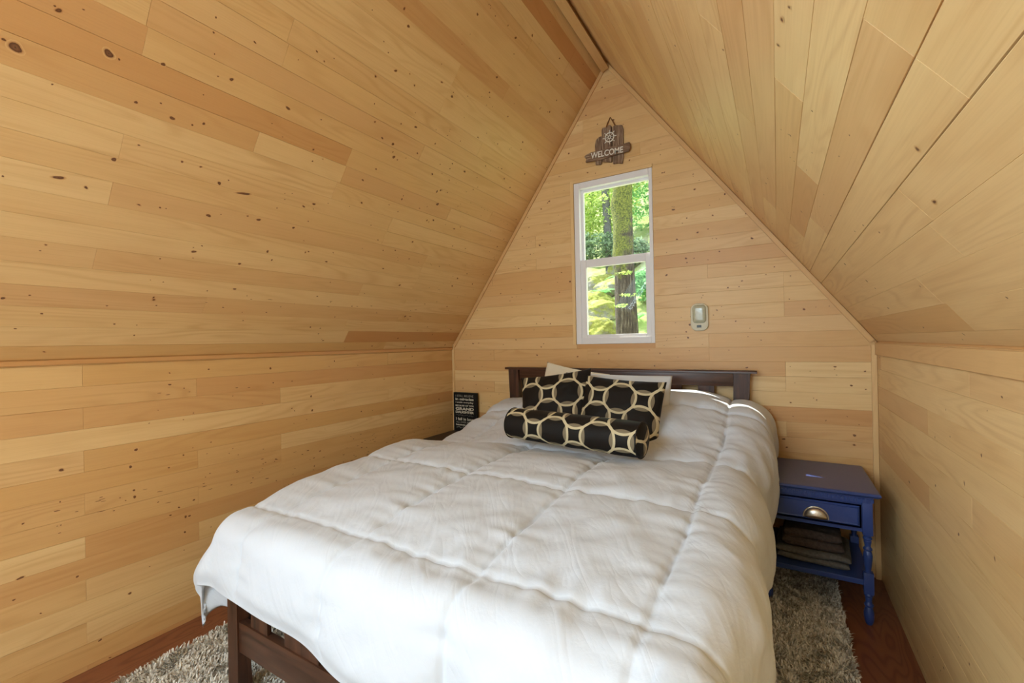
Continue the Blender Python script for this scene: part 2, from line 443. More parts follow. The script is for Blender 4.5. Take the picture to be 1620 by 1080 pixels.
# --- the planes
P_left = lambda u, v, n: (A+n, u, v)
P_right = lambda u, v, n: (B-n, u, v)
P_back = lambda u, v, n: (u, D-n, v)
P_front = lambda u, v, n: (u, YF+n, v)
dl = Vector((RX-A, 0, RZ-K)).normalized(); nl = Vector((dl.z, 0, -dl.x))
dr = Vector((RX-B, 0, RZ-K)).normalized(); nr = Vector((-dr.z, 0, dr.x))
P_sl = lambda u, v, n: (A+dl.x*v+nl.x*n, u, K+dl.z*v+nl.z*n)
P_sr = lambda u, v, n: (B+dr.x*v+nr.x*n, u, K+dr.z*v+nr.z*n)
full = lambda v: (YF, D)
def back(P, u0, u1, v0, v1): return slab(P, [(u0, v0), (u1, v0), (u1, v1), (u0, v1)], -.0028, -.10)

lw = lines(0, K-.006, .020)
rows = {r: [.63]+random.sample([1.46, 1.865, 2.27, -.19, 2.68], 1) for r in range(0, len(lw), 2)}
rows.update({r: random.sample([1.04, 1.46, 1.865, 2.27, -.6, 2.68], 2) for r in range(1, len(lw), 2)})
boarding('wall_left', P_left, lw, full, .63, .406, dict(rows=rows, tone=[(-3, 3, .58, .70, .75, .05), (.6, 3, .46, .56, .8, .28), (0, 3, 0, .06, .7, .30), (-3, 3, .19, .32, .15, 0), (-3, 3, .85, .95, .15, 0)]),
         knots=[(.93, 1.135, .011, .006, .1), (1.42, 1.10, .008, .005, 0), (.28, 1.05, .012, .008, .2), (.80, .86, .013, .008, 0), (.78, .79, .010, .009, 0), (.37, .84, .012, .009, .3),
                (1.0, .50, .012, .006, 0), (1.02, .57, .010, .005, 0), (.45, .46, .016, .007, .1), (.24, .26, .022, .010, .2), (.98, .43, .009, .007, 0), (.67, .10, .010, .007, .3), (1.3, .60, .006, .004, 0), (.30, .17, .012, .005, .5)],
         slits=[(.5, 2.9, .575, .69, 70), (1.4, 2.9, .50, .57, 20), (.7, 1.3, 1.085, 1.10, 5)], seed=3, tone=(.50, .28), rb=-.02, kd=2.4, kscale=.85, backing=back(P_left, YF-.12, D+.12, -.06, K+.03))
boarding('wall_right', P_right, lines(0, K-.006, .030, .091), full, .48, .406,
         dict(tone=[(-3, 3, 0, .5, .15, 0)]), knots=[(1.62, .98, .012, .008, 1.2), (1.75, .87, .012, .008, 1.3), (1.55, .74, .012, .008, 1.3), (2.02, .95, .006, .008, 0), (1.35, .62, .014, .010, 1), (1.9, 1.06, .005, .007, 0), (1.1, .8, .014, .010, 1)],
         seed=9, tone=(.20, .18), kd=1.3, kscale=.7, kstr=.75, backing=back(P_right, YF-.12, D+.12, -.06, K+.03))
def gable(v):
    if v <= K: return (A, B)
    t = (v-K)/(RZ-K); return (A+(RX-A)*t, B+(RX-B)*t)
WX0, WX1, WZ0, WZ1 = -1.262, -.700, 1.277, 2.452
bl = lines(0, RZ-.03, .022)
gp = [(A, 0), (WX0, 0), (WX0, gable(0)[1])]
g_b = Geo()
def gable_back(P):
    vs, fs = [], []
    def q(c):
        a, b = slab(P, c, -.0028, -.12); o = len(vs); vs.extend(a); fs.extend(tuple(i+o for i in f) for f in b)
    q([(A, 0), (B, 0), (B, WZ0), (A, WZ0)])
    lo, hi = gable(WZ0), gable(WZ1)
    q([(A, WZ0), (WX0, WZ0), (WX0, WZ1), (hi[0], WZ1), (A, K)]); q([(WX1, WZ0), (B, WZ0), (B, K), (hi[1], WZ1), (WX1, WZ1)])
    q([(hi[0], WZ1), (hi[1], WZ1), (RX, RZ)])
    return vs, fs
boarding('wall_back', P_back, bl, gable, .036, .406,
         dict(tone=[(-3, 3, 1.19, 1.27, .5, .22), (-3, -.8, 1.10, 1.19, .6, .25), (-3, -1.2, .55, .75, .9, .40), (-.5, .03, .78, .86, .8, .40), (-.6, .5, .88, 1.06, .15, 0), (-3, -1.3, 1.70, 1.85, .7, .18)]),
         holes=[(WX0, WX1, WZ0, WZ1)], seed=21, tone=(.36, .22), rb=-.05, kd=3.8, backing=gable_back(P_back),
         knots=[(.27, 1.13, .008, .006, 0), (-.06, .72, .010, .009, 0), (.02, .705, .013, .007, 0), (-.30, 1.84, .007, .006, 0), (-.55, 1.95, .008, .007, 0), (-.15, 2.05, .006, .006, 0)])
vl = lines(0, LL, .0636)
SW = (-1.30, -.30, vl[7], vl[19])
def roof_back():
    vs, fs = [], []
    for u0, u1, v0, v1 in ((YF-.12, SW[0], -.10, LL+.08), (SW[1], D+.12, -.10, LL+.08), (SW[0], SW[1], -.10, SW[2]), (SW[0], SW[1], SW[3], LL+.08)):
        a, b = back(P_sl, u0, u1, v0, v1); o = len(vs); vs.extend(a); fs.extend(tuple(i+o for i in f) for f in b)
    return vs, fs
boarding('ceiling', P_sl, vl, full, .603, .406,
         dict(rows={13: [1.42, 2.64], 12: [1.005, 1.425, 2.23], 10: [.603, 1.82], 15: [.597, 1.82], 17: [.999, 2.23], 11: [-.2, 1.41], 9: [1.82], 7: [-.2, 2.23], 3: [1.009, 2.23], 1: [1.864], 5: [.6, 1.82]},
              tone=[(-2, 1.4, 1.12, 1.19, .85, .30), (-2, 1.0, 1.03, 1.10, .75, .15), (1.0, 1.45, 1.03, 1.10, .2, 0), (-2, 2, .94, 1.02, .15, 0), (-2, 3, .5, .58, .2, 0), (1.87, 3, .07, .14, .9, .45), (-2, 3, 2.24, 2.33, .9, .55), (-3, 3, 2.34, 2.6, .5, .1)]),
         holes=[SW], seed=5, tone=(.30, .20), kd=3.6, backing=roof_back(),
         knots=[(.341, 1.079, .021, .016, .1), (.527, 1.163, .017, .015, 0), (.592, .842, .011, .008, 0), (.66, 1.20, .008, .008, 0), (.25, .94, .006, .006, 0), (.19, .74, .008, .006, 0), (.47, .735, .018, .008, .2),
                (.92, .86, .008, .010, 0), (1.02, .845, .045, .006, .15), (.917, .715, .012, .009, 0), (1.2, .60, .008, .008, 0), (1.28, .745, .008, .008, 0), (1.66, 1.245, .012, .010, 0), (2.1, 1.1, .014, .012, 0), (2.05, 1.17, .008, .010, 0)],
         slits=[(.9, 2.4, .28, .36, 12)])
boarding('ceiling', P_sr, lines(0, LR, .046, .0895), full, .78, .394,
         dict(rows={8: [1.16, 2.3], 3: [1.208, 2.2], 1: [1.55], 5: [.78], 0: [-1]}, tone=[(1.5, 3, .05, .13, .8, .12), (-3, 3, .13, .5, .15, 0), (-3, 3, 1.2, 1.4, .1, 0)]),
         seed=12, tone=(.18, .16), kd=1.3, kscale=.7, kstr=.62, backing=back(P_sr, YF-.12, D+.12, -.10, LR+.08), wide=(5, 14),
         knots=[(1.02, .75, .010, .008, 0), (1.1, .34, .016, .010, 0), (.98, .42, .014, .010, 0), (.95, .15, .014, .010, .2), (1.6, .2, .008, .007, 0), (1.25, .95, .010, .006, .3)])
# front gable end (behind the camera) with a wide glazed door added to let light in
DX0, DX1, DZ1 = -2.1, .12, 2.05
UW = (-1.36, -.64, 2.12, 2.70)
def front_back(P):
    vs, fs = [], []
    def q(c):
        a, b = slab(P, c, -.0028, -.12); o = len(vs); vs.extend(a); fs.extend(tuple(i+o for i in f) for f in b)
    h = gable(DZ1); dx0, dx1 = max(DX0, h[0]+.02), min(DX1, h[1]-.02)
    q([(A, 0), (dx0, 0), (dx0, DZ1), (h[0], DZ1), (A, K)]); q([(dx1, 0), (B, 0), (B, K), (h[1], DZ1), (dx1, DZ1)])
    u0, u1, w0, w1 = UW; g1 = gable(w0); g2 = gable(w1)
    q([(h[0], DZ1), (h[1], DZ1), (g1[1], w0), (g1[0], w0)])
    q([(g1[0], w0), (u0, w0), (u0, w1), (g2[0], w1)]); q([(u1, w0), (g1[1], w0), (g2[1], w1), (u1, w1)])
    q([(g2[0], w1), (g2[1], w1), (RX, RZ)]); return vs, fs, dx0, dx1
fb = front_back(P_front); FX0, FX1 = fb[2], fb[3]
boarding('wall_front', P_front, bl, gable, .036, .406, {}, holes=[(FX0, FX1, -.01, DZ1), UW], seed=31, tone=(.3, .2), backing=fb[:2])
bm = bmesh.new()
for x0, x1, z0, z1 in ((FX0, FX0+.07, 0, DZ1), (FX1-.07, FX1, 0, DZ1), (FX0+.07, FX1-.07, DZ1-.07, DZ1), (FX0+.07, FX1-.07, 0, .10), ((FX0+FX1)/2-.05, (FX0+FX1)/2+.05, .10, DZ1-.07)):
    add_box(bm, (x0, YF-.10, z0), (x1, YF-.03, z1), .003)
door = obj('added_door_1', bm, VINYL); door['kind'] = 'structure'
bm = bmesh.new()
for x0, x1, z0, z1 in ((UW[0], UW[0]+.04, UW[2], UW[3]), (UW[1]-.04, UW[1], UW[2], UW[3]), (UW[0]+.04, UW[1]-.04, UW[2], UW[2]+.04), (UW[0]+.04, UW[1]-.04, UW[3]-.04, UW[3])):
    add_box(bm, (x0, YF-.10, z0), (x1, YF-.03, z1), .003)
w2 = obj('added_window_2', bm, VINYL); w2['kind'] = 'structure'  # upper gable window, out of view, added to bring in more light
boxobj('glass', (UW[0]+.03, YF-.068, UW[2]+.03), (UW[1]-.03, YF-.062, UW[3]-.03), GLASS, w2, 0)
boxobj('glass', (FX0+.06, YF-.068, .09), (FX1-.06, YF-.062, DZ1-.06), GLASS, door, 0)

rw = Geo()
for u0, u1, v0, v1 in ((SW[0], SW[0]+.05, SW[2], SW[3]), (SW[1]-.05, SW[1], SW[2], SW[3]), (SW[0]+.05, SW[1]-.05, SW[2], SW[2]+.05), (SW[0]+.05, SW[1]-.05, SW[3]-.05, SW[3])):
    rw.add(*slab(P_sl, [(u0, v0), (u1, v0), (u1, v1), (u0, v1)], -.03, -.095))
w3 = link_mesh('added_window_3', rw.mesh('added_window_3'), VINYL); w3['kind'] = 'structure'  # roof window, out of view, added to light the bed and right wall
gg = Geo(); gg.add(*slab(P_sl, [(SW[0]+.04, SW[2]+.04), (SW[1]-.04, SW[2]+.04), (SW[1]-.04, SW[3]-.04), (SW[0]+.04, SW[3]-.04)], -.062, -.067))
link_mesh('glass', gg.mesh('glass'), GLASS, w3)

# trims (a board profile with pine figure; UV along its length)
def strip(name, p0, p1, across, nrm, w, t, bd=(.5, .12, .4)):
    """board from p0 to p1, width w along 'across', thickness t along 'nrm'"""
    p0, p1, ac, nn = Vector(p0), Vector(p1), Vector(across).normalized(), Vector(nrm).normalized()
    L = (p1-p0).length; g = Geo(); c = .0012
    prof = [(0, 0), (0, t-c), (c, t), (w-c, t), (w, t-c), (w, 0)]
    vs = [p0+ac*a+nn*b for a, b in prof]+[p1+ac*a+nn*b for a, b in prof]
    uv = [(0, a+b) for a, b in prof]+[(L, a+b) for a, b in prof]
    g.add(vs, [(i, (i+1) % 6, 6+(i+1) % 6, 6+i) for i in range(6)]+[(5, 4, 3, 2, 1, 0), (6, 7, 8, 9, 10, 11)], uv, bd, [0]*12)
    bmx = bmesh.new(); bmx.from_mesh(g.mesh('t')); bmesh.ops.recalc_face_normals(bmx, faces=bmx.faces)
    me = bpy.data.meshes.new(name); bmx.to_mesh(me); bmx.free()
    o = link_mesh(name, me, PINE); o['kind'] = 'structure'; return o
tn = [0]
def trim(*a, **k): tn[0] += 1; return strip('trim_%d' % tn[0], *a, **k)
trim((A+.001, D-.001, .0), (A+.001, D-.001, K-.012), (1, 0, 0), (0, -1, 0), .022, .010, bd=(.15, .05, .2))        # corner posts
trim((B-.001, D-.001, .0), (B-.001, D-.001, K-.02), (-1, 0, 0), (0, -1, 0), .024, .012, bd=(.15, .12, .7))
e = .012
trim(P_sl(D-.001, .012, .002), P_sl(D-.001, LL-.016, .002), nl, (0, -1, 0), .024, .010, bd=(.6, .22, .35))            # along the slopes
trim(P_sr(D-.001, .012, .002), P_sr(D-.001, LR-.02, .002), nr, (0, -1, 0), .026, .012, bd=(.6, .12, .55))
trim((A+.0012, YF, K-.022), (A+.0012, D-.013, K-.022), (0, 0, 1), (1, 0, 0), .018, .010, bd=(.8, .45, .5))            # ledge above the left knee wall
trim((B-.0012, YF, K-.072), (B-.0012, D-.015, K-.072), (0, 0, 1), (-1, 0, 0), .062, .009, bd=(.45, .15, .8))        # board on top of the right knee wall
trim((RX-.030, YF, RZ-.072), (RX-.030, D-.02, RZ-.072), (1, 0, .35), (.35, 0, -1), .052, .010, bd=(.6, .10, .8))    # ridge board

# floor
bm = bmesh.new(); add_box(bm, (A-.1, YF-.12, -.06), (B+.1, D+.12, 0)); fl = obj('floor', bm, PLY); fl['kind'] = 'structure'

# ------------------------------------------------------------------ window
win = empty('window_1', ((WX0+WX1)/2, D, WZ0), kind='structure')
GX0, GX1 = -1.204, -.732
def frame_bm(x0, x1, z0, z1, ix0, ix1, iz0, iz1, ya, yb, bev=.003):
    bm = bmesh.new()
    add_box(bm, (x0, ya, z0), (ix0, yb, z1), bev); add_box(bm, (ix1, ya, z0), (x1, yb, z1), bev)
    add_box(bm, (ix0, ya, iz1), (ix1, yb, z1), bev); add_box(bm, (ix0, ya, z0), (ix1, yb, iz0), bev); return bm
obj('frame', frame_bm(WX0, WX1, WZ0, WZ1, WX0+.040, WX1-.024, WZ0+.045, WZ1-.045, D-.006, D+.085), VINYL, win)
us = obj('upper_sash', frame_bm(WX0+.034, WX1-.020, 1.855, WZ1-.04, GX0, GX1, 1.886, 2.389, D+.035, D+.060, .002), VINYL, win)
boxobj('glass', (GX0-.004, D+.045, 1.88), (GX1+.004, D+.049, 2.393), GLASS, us, 0)
ls = obj('lower_sash', frame_bm(WX0+.034, WX1-.020, WZ0+.036, 1.888, -1.181, -.756, 1.344, 1.832, D+.004, D+.032, .003), VINYL, win)
boxobj('glass', (-1.185, D+.016, 1.340), (-.752, D+.020, 1.836), GLASS, ls, 0)
strip('wood_casing', (WX0-.026, D-.001, WZ0-.002), (WX0-.026, D-.001, WZ1+.022), (1, 0, 0), (0, -1, 0), .024, .012, (.1, 0, .3)).name = 'trim_8'
strip('trim_9', (WX0-.002, D-.001, WZ1+.001), (WX1+.004, D-.001, WZ1+.001), (0, 0, 1), (0, -1, 0), .022, .012, (.1, 0, .6))

# ------------------------------------------------------------------ bed
BX0, BX1 = -1.81, -.141
bed = empty('bed', ((BX0+BX1)/2, 1.9, 0), label='queen bed frame of dark espresso wood with a slatted headboard below the window', cat='bed')
hb = boxobj('headboard', (BX0+.095, D-.075, 1.010), (BX1-.09, D-.045, 1.089), BROWN_H, bed, .003, smooth=True)
bm = bmesh.new()
prof = [(-.030, 0), (.030, 0), (.037, .006), (.037, .011), (.030, .017), (-.026, .017), (-.030, .011)]
add_prism(bm, [(D-.060+a*.9, 1.089+b) for a, b in prof], BX0-.028, BX1+.034, 0)
obj('cap', bm, BROWN_H, hb, smooth=True)
def hpost(x0, x1, flip):
    bm = bmesh.new(); n = 14; pts0, pts1 = [], []
    for i in range(n+1):
        z = 1.089*i/n; t = max(0, (z-.45)/.64); fl = .020*t*t
        w = .072+.016*t
        if flip: pts0.append((x0-fl*-1-.0, z)); 
        a = x0-fl+.020 if not flip else x1-w+fl-.020; b_ = a+w
        pts1.append((a, b_, z))
    out = [(a, z) for a, b_, z in pts1]+[(b_, z) for a, b_, z in reversed(pts1)]
    add_prism(bm, out, D-.082, D-.036, 1)
    bmesh.ops.bevel(bm, geom=[e_ for e_ in bm.edges if abs((e_.verts[0].co-e_.verts[1].co).y) < 1e-5], offset=.003, segments=2, affect='EDGES')
    return bm
for fl_, x0, x1 in ((False, BX0, BX0+.09), (True, BX1-.09, BX1)):
    obj('post', hpost(x0, x1, fl_), BROWN_V, hb, smooth=True)
xs = [(-.43, -.337), (-.62, -.527), (-.81, -.717), (-1.02, -.93), (-1.233, -1.14), (-1.423, -1.33), (-1.613, -1.52)]
for a, b_ in xs: boxobj('slat', (a, D-.070, .42), (b_, D-.052, 1.012), BROWN_V, hb, .002)
boxobj('lower_rail', (BX0+.085, D-.078, .34), (BX1-.085, D-.045, .42), BROWN_H, hb, .003)
# footboard
FY = .85; FL0, FL1 = -1.773, -.178
fbd = boxobj('footboard', (FL0+.064, FY+.004, .186), (FL1-.064, FY+.034, .297), BROWN_H, bed, .003, smooth=True)
boxobj('upper_rail', (FL0+.064, FY+.006, .470), (FL1-.064, FY+.030, .555), BROWN_H, fbd, .003)
for x0 in (FL0, FL1-.066):
    bm = bmesh.new(); n = 10; prf = []
    for i in range(n+1):
        z = .60*i/n; t = max(0, 1-z/.22)
        prf.append((FY-.002, FY+.044+.010*t*t, max(z, .0125)))
    out = [(a, z) for a, b_, z in prf]+[(b_, z) for a, b_, z in reversed(prf)]
    add_prism(bm, out, x0, x0+.066, 0)
    bmesh.ops.bevel(bm, geom=[e_ for e_ in bm.edges if abs((e_.verts[0].co-e_.verts[1].co).x) < 1e-5], offset=.003, segments=2, affect='EDGES')
    obj('leg', bm, BROWN_V, fbd, smooth=True)
sl_x = [(-1.637, -1.534), (-1.433, -1.250), (-1.150, -.967), (-.867, -.684), (-.584, -.401), (-.32, -.24)]
for a, b_ in sl_x: boxobj('slat', (a, FY+.010, .290), (b_, FY+.026, .475), BROWN_V, fbd, .002)
for x0 in (FL0+.012, FL1-.040): boxobj('side_rail', (x0, FY+.046, .200), (x0+.028, D-.085, .335), BROWN_D, bed, .003)
for k in range(9):
    y = 1.02+k*.22
    boxobj('support_slat', (FL0+.042, y, .300), (FL1-.042, y+.07, .318), BROWN_H, bed, .002)
bm = bmesh.new(); add_box(bm, (-1.725, .915, .320), (-.215, 2.925, .635), .035, 4)
solo('mattress', bm, MATTRESS, 'pale mattress on the dark bed frame, covered by the white duvet', 'mattress', smooth=True, origin=(-.97, 1.9, .32), angle=60)

# ------------------------------------------------------------------ duvet
X0, X1, Y0, Y1 = -1.755, -.205, .905, 2.895
HL, HR, HF = .47, .60, .290
def sstep(a, b, x):
    # smooth step, also with a > b
    t = min(1, max(0, (x-a)/(b-a))); return t*t*(3-2*t)
def lerp_t(tab, x):
    if x <= tab[0][0]: return tab[0][1]
    for (a, p), (b, q) in zip(tab, tab[1:]):
        if x <= b:
            t = (x-a)/(b-a); t = t*t*(3-2*t); return p+(q-p)*t
    return tab[-1][1]
def top_z(x, y):
    z = lerp_t([(.9, .672), (1.2, .700), (1.6, .735), (2.0, .745), (2.3, .765), (2.5, .80), (2.75, .865), (2.93, .88)], y)
    hump = math.exp(-((x+.52)/.36)**2)*1.0+math.exp(-((x+1.42)/.36)**2)*.55
    z += .075*hump*sstep(2.15, 2.70, y)
    z -= .055*sstep(-1.2, -1.75, x)*sstep(1.7, 2.15, y)
    z -= .030*math.exp(-((x+.93)/.42)**2)*sstep(1.75, 2.0, y)*(1-sstep(2.3, 2.6, y))
    return z
U_S = [-2.07, -1.61, -1.155, -.70, -.25, .20]; V_S = [.41, .97, 1.53, 2.09, 2.65, 3.21]
def cellf(s, u):
    for a, b in zip(s, s[1:]):
        if a <= u < b: return (u-a)/(b-a)
    return 0.0
nz = lambda x, y, z=0: noise.noise(Vector((x, y, z)))
def duvet():
    nu, nv = 300, 262
    u0, u1, v0, v1 = X0-HL, X1+HR, Y0-HF, Y1+.03
    pos = np.zeros((nv+1, nu+1, 3)); uvs = np.zeros((nv+1, nu+1, 2)); puff = np.zeros((nv+1, nu+1))
    for j in range(nv+1):
        for i in range(nu+1):
            a, b = i/nu, j/nv
            u = u0+(u1-u0)*a; v = v0+(v1-v0)*b
            hemw = .012*math.sin(u*9+1)+.010*nz(u*3, 4.2)
            if v < Y0: v = Y0-(Y0-v)*(1+.03*math.sin(u*7)+.30*sstep(-1.65, -1.05, u))
            if u < X0: u_ = X0-(X0-u)*(1+.05*math.sin(v*6))
            else: u_ = u
            px, py = min(max(u_, X0), X1), max(v, Y0)
            ox, oy = u_-px, v-py
            r = math.hypot(ox, oy)
            tz = top_z(px, py)
            if r > 1e-6:
                dx, dy = ox/r, oy/r
                R = .085 if ox <= 0 else .15
                if ox > 0 and oy == 0: R = .13+.03*sstep(2.2, 2.6, v)
                arc = R*math.pi/2
                if r < arc: out, dr_ = R*math.sin(r/R), R*(1-math.cos(r/R))
                else:
                    k = r-arc; out = R+.02*math.sin(min(1, k/.3)*math.pi)*.6-(.05*k if ox < 0 and oy == 0 else 0); dr_ = R+k*.985
                corner = abs(dx*dy)*2
                # vertical folds fanning out at the corners and waving along the hem
                ang = math.atan2(dy, dx)
                hang = sstep(.05, .35, r)
                out += corner*hang*(.016*math.sin(ang*9)+.030); dr_ *= 1-.06*corner*hang
                along = px if abs(dy) > .5 else py
                out += hang*.014*math.sin(along*11+2*nz(along*2, 7))*(1-corner)
                x, y, z = px+dx*out, py+dy*out, tz-dr_
                if ox < 0: x -= .30*(max(0, r-.16)-1.5*max(0, r-.38))*min(1, corner*1.3)+.040*hang*abs(dx)
            else: x, y, z = px, py, tz
            pos[j, i] = (x, y, z); uvs[j, i] = (u, v)
            # quilted loft
            wu = u+.020*nz(u*2, v*2.5, 3)+.03*(v-1.5)*(-.18); wv = v+.018*nz(u*2.5, v*2, 8)
            cu, cv = cellf(U_S, wu), cellf(V_S, wv)
            pu, pv = math.sin(math.pi*cu), math.sin(math.pi*cv)
            loft = (max(pu, 0)**.34)*(max(pv, 0)**.34)*(.62-.20*sstep(.70, .90, v)+.58*sstep(.95, 1.25, v))
            du = min(cu, 1-cu)*.455; dv = min(cv, 1-cv)*.56
            # puckers running square to each seam, fading into the pillow of down
            pk = .0075*math.exp(-du/.07)*nz(u*4, v*24, 1)+.0075*math.exp(-dv/.07)*nz(u*24, v*4, 2)
            pk -= .0045*math.exp(-(du/.009)**2)+.0045*math.exp(-(dv/.009)**2)
            big = .014*nz(u*2.1, v*2.1, 5)+.003*nz(u*5, v*5, 6)
            # long soft drag wrinkles
            q = (u*.8+v*.6); s_ = (-u*.6+v*.8)
            drag = .0080*nz(q*11, s_*2.0, 11)*sstep(-1.3, -.4, u)+.0065*nz(q*2.6, s_*13, 13)*sstep(-1.9, -1.2, u)*(1-sstep(1.2, 2.4, v))+.0050*nz(u*3.5, v*10, 15)
            rid = 1-abs(nz(u*4.5+nz(u*3, v*3, 20)*.8, v*4.5, 17))*2.2
            rid = max(0, rid)**3*.0022
            edge = min(min(a, 1-a)*(u1-u0), b*(v1-v0))
            puff[j, i] = (.034*loft+big*(.4+.6*loft)+pk*1.4+drag+rid)*sstep(0, .06, edge)
    # displace along the smooth normals
    du_ = np.gradient(pos, axis=1); dv_ = np.gradient(pos, axis=0)
    nrm = np.cross(du_, dv_); nrm /= np.linalg.norm(nrm, axis=2, keepdims=True)+1e-9
    top = pos+nrm*puff[..., None]
    g = Geo(); W = nu+1
    idx = lambda j, i: j*W+i
    fs = [(idx(j, i), idx(j, i+1), idx(j+1, i+1), idx(j+1, i)) for j in range(nv) for i in range(nu)]
    g.add(top.reshape(-1, 3), fs, uvs.reshape(-1, 2))
    # under side: inner layer on a coarser set of the same rows
    a_, b_ = np.meshgrid(np.linspace(0, 1, nu+1), np.linspace(0, 1, nv+1))
    ed = np.minimum(np.minimum(a_, 1-a_)*(u1-u0), np.minimum(b_, 1-b_)*(v1-v0))
    th = .020*np.clip(ed/.05, 0, 1)**.5
    und = pos-nrm*th[..., None]-np.array([0, 0, .0005])
    o = len(g.v)
    g.v += [tuple(p) for p in und.reshape(-1, 3)]; g.uv += [tuple(p) for p in uvs.reshape(-1, 2)]
    g.f += [(o+idx(j, i), o+idx(j+1, i), o+idx(j+1, i+1), o+idx(j, i+1)) for j in range(nv) for i in range(nu)]
    for i in range(nu):
        g.f.append((idx(0, i+1), idx(0, i), o+idx(0, i), o+idx(0, i+1))); g.f.append((idx(nv, i), idx(nv, i+1), o+idx(nv, i+1), o+idx(nv, i)))
    for j in range(nv):
        g.f.append((idx(j, 0), idx(j+1, 0), o+idx(j+1, 0), o+idx(j, 0))); g.f.append((idx(j+1, nu), idx(j, nu), o+idx(j, nu), o+idx(j+1, nu)))
    return tag(link_mesh('duvet', g.mesh('duvet', True), COTTON, origin=(-.97, 1.9, .66)), 'white box-quilted down duvet spread over the bed and hanging down its sides', 'duvet')
duvet()

# ------------------------------------------------------------------ pillows and cushions
def pillow_mesh(name, w, h, t, seed, pinch=.09, n=44, exp=.42, sag=0):
    g = Geo(); rows_ = []
    for side in (1, -1):
        off = len(g.v); vs, uv = [], []
        for j in range(n+1):
            for i in range(n+1):
                x, y = -1+2*i/n, -1+2*j/n
                x = math.sin(x*math.pi/2)*.35+x*.65; y = math.sin(y*math.pi/2)*.35+y*.65
                X = w/2*x*(1-pinch*(1-y*y)); Y = h/2*y*(1-pinch*(1-x*x))
                k = max(0, (1-x*x))*max(0, (1-y*y))
                Z = t*(k**exp)
                wr = (.35+.65*(1-k))*k**.3
                Z += wr*(.010*nz(x*3+seed, y*3, side)+.006*nz(x*8, y*8+seed, side))
                Y -= sag*(x*x-.5)*.3*(1 if y > 0 else 0)*abs(y)
                vs.append((X, Y, side*Z)); uv.append((X+seed*.013, Y+seed*.03))
        fs = []
        for j in range(n):
            for i in range(n):
                q = (j*(n+1)+i, j*(n+1)+i+1, (j+1)*(n+1)+i+1, (j+1)*(n+1)+i)
                fs.append(q if side > 0 else q[::-1])
        g.add(vs, fs, uv)
    bm = bmesh.new(); bm.from_mesh(g.mesh('t')); bmesh.ops.remove_doubles(bm, verts=bm.verts, dist=.0004)
    me = bpy.data.meshes.new(name); bm.to_mesh(me); bm.free()
    me.polygons.foreach_set('use_smooth', [True]*len(me.polygons)); return me
def place_pillow(name, me, mat, loc, yaw, lean, roll, label, cat, group=None):
    """pillow stands in its local XY plane: X across, Y up, +Z its face"""
    o = link_mesh(name, me, mat, origin=(0, 0, 0)); o.location = loc
    m = Matrix.Rotation(yaw, 4, 'Z') @ Matrix.Rotation(math.radians(90)-lean, 4, 'X') @ Matrix.Rotation(roll, 4, 'Z')
    o.rotation_euler = m.to_euler(); return tag(o, label, cat, group)
rad = math.radians
place_pillow('pillow', pillow_mesh('pillow', .46, .44, .070, 3, .05), PILLOW_C, (-1.205, 2.735, .908), rad(2), rad(14), rad(-10),
             'cream bed pillow leaning on the headboard, its corner showing above the left ring cushion', 'pillow')
place_pillow('pillow', pillow_mesh('pillow', .66, .46, .065, 5, .03), PILLOW_W, (-.86, 2.600, .872), rad(3), rad(17), rad(-1),
             'white pillow standing behind the right ring-patterned cushion', 'pillow')
place_pillow('throw_cushion', pillow_mesh('throw_cushion', .46, .43, .070, 2, .07), RINGS, (-1.150, 2.395, .912), rad(4), rad(26), rad(9),
             'square black cushion with cream rings, tilted, left of the pair', 'cushion')
place_pillow('throw_cushion', pillow_mesh('throw_cushion', .45, .44, .070, 9, .05), RINGS, (-.745, 2.345, .885), rad(4), rad(24), rad(-4),
             'square black cushion with cream rings in front of the white pillow, right of the pair', 'cushion')
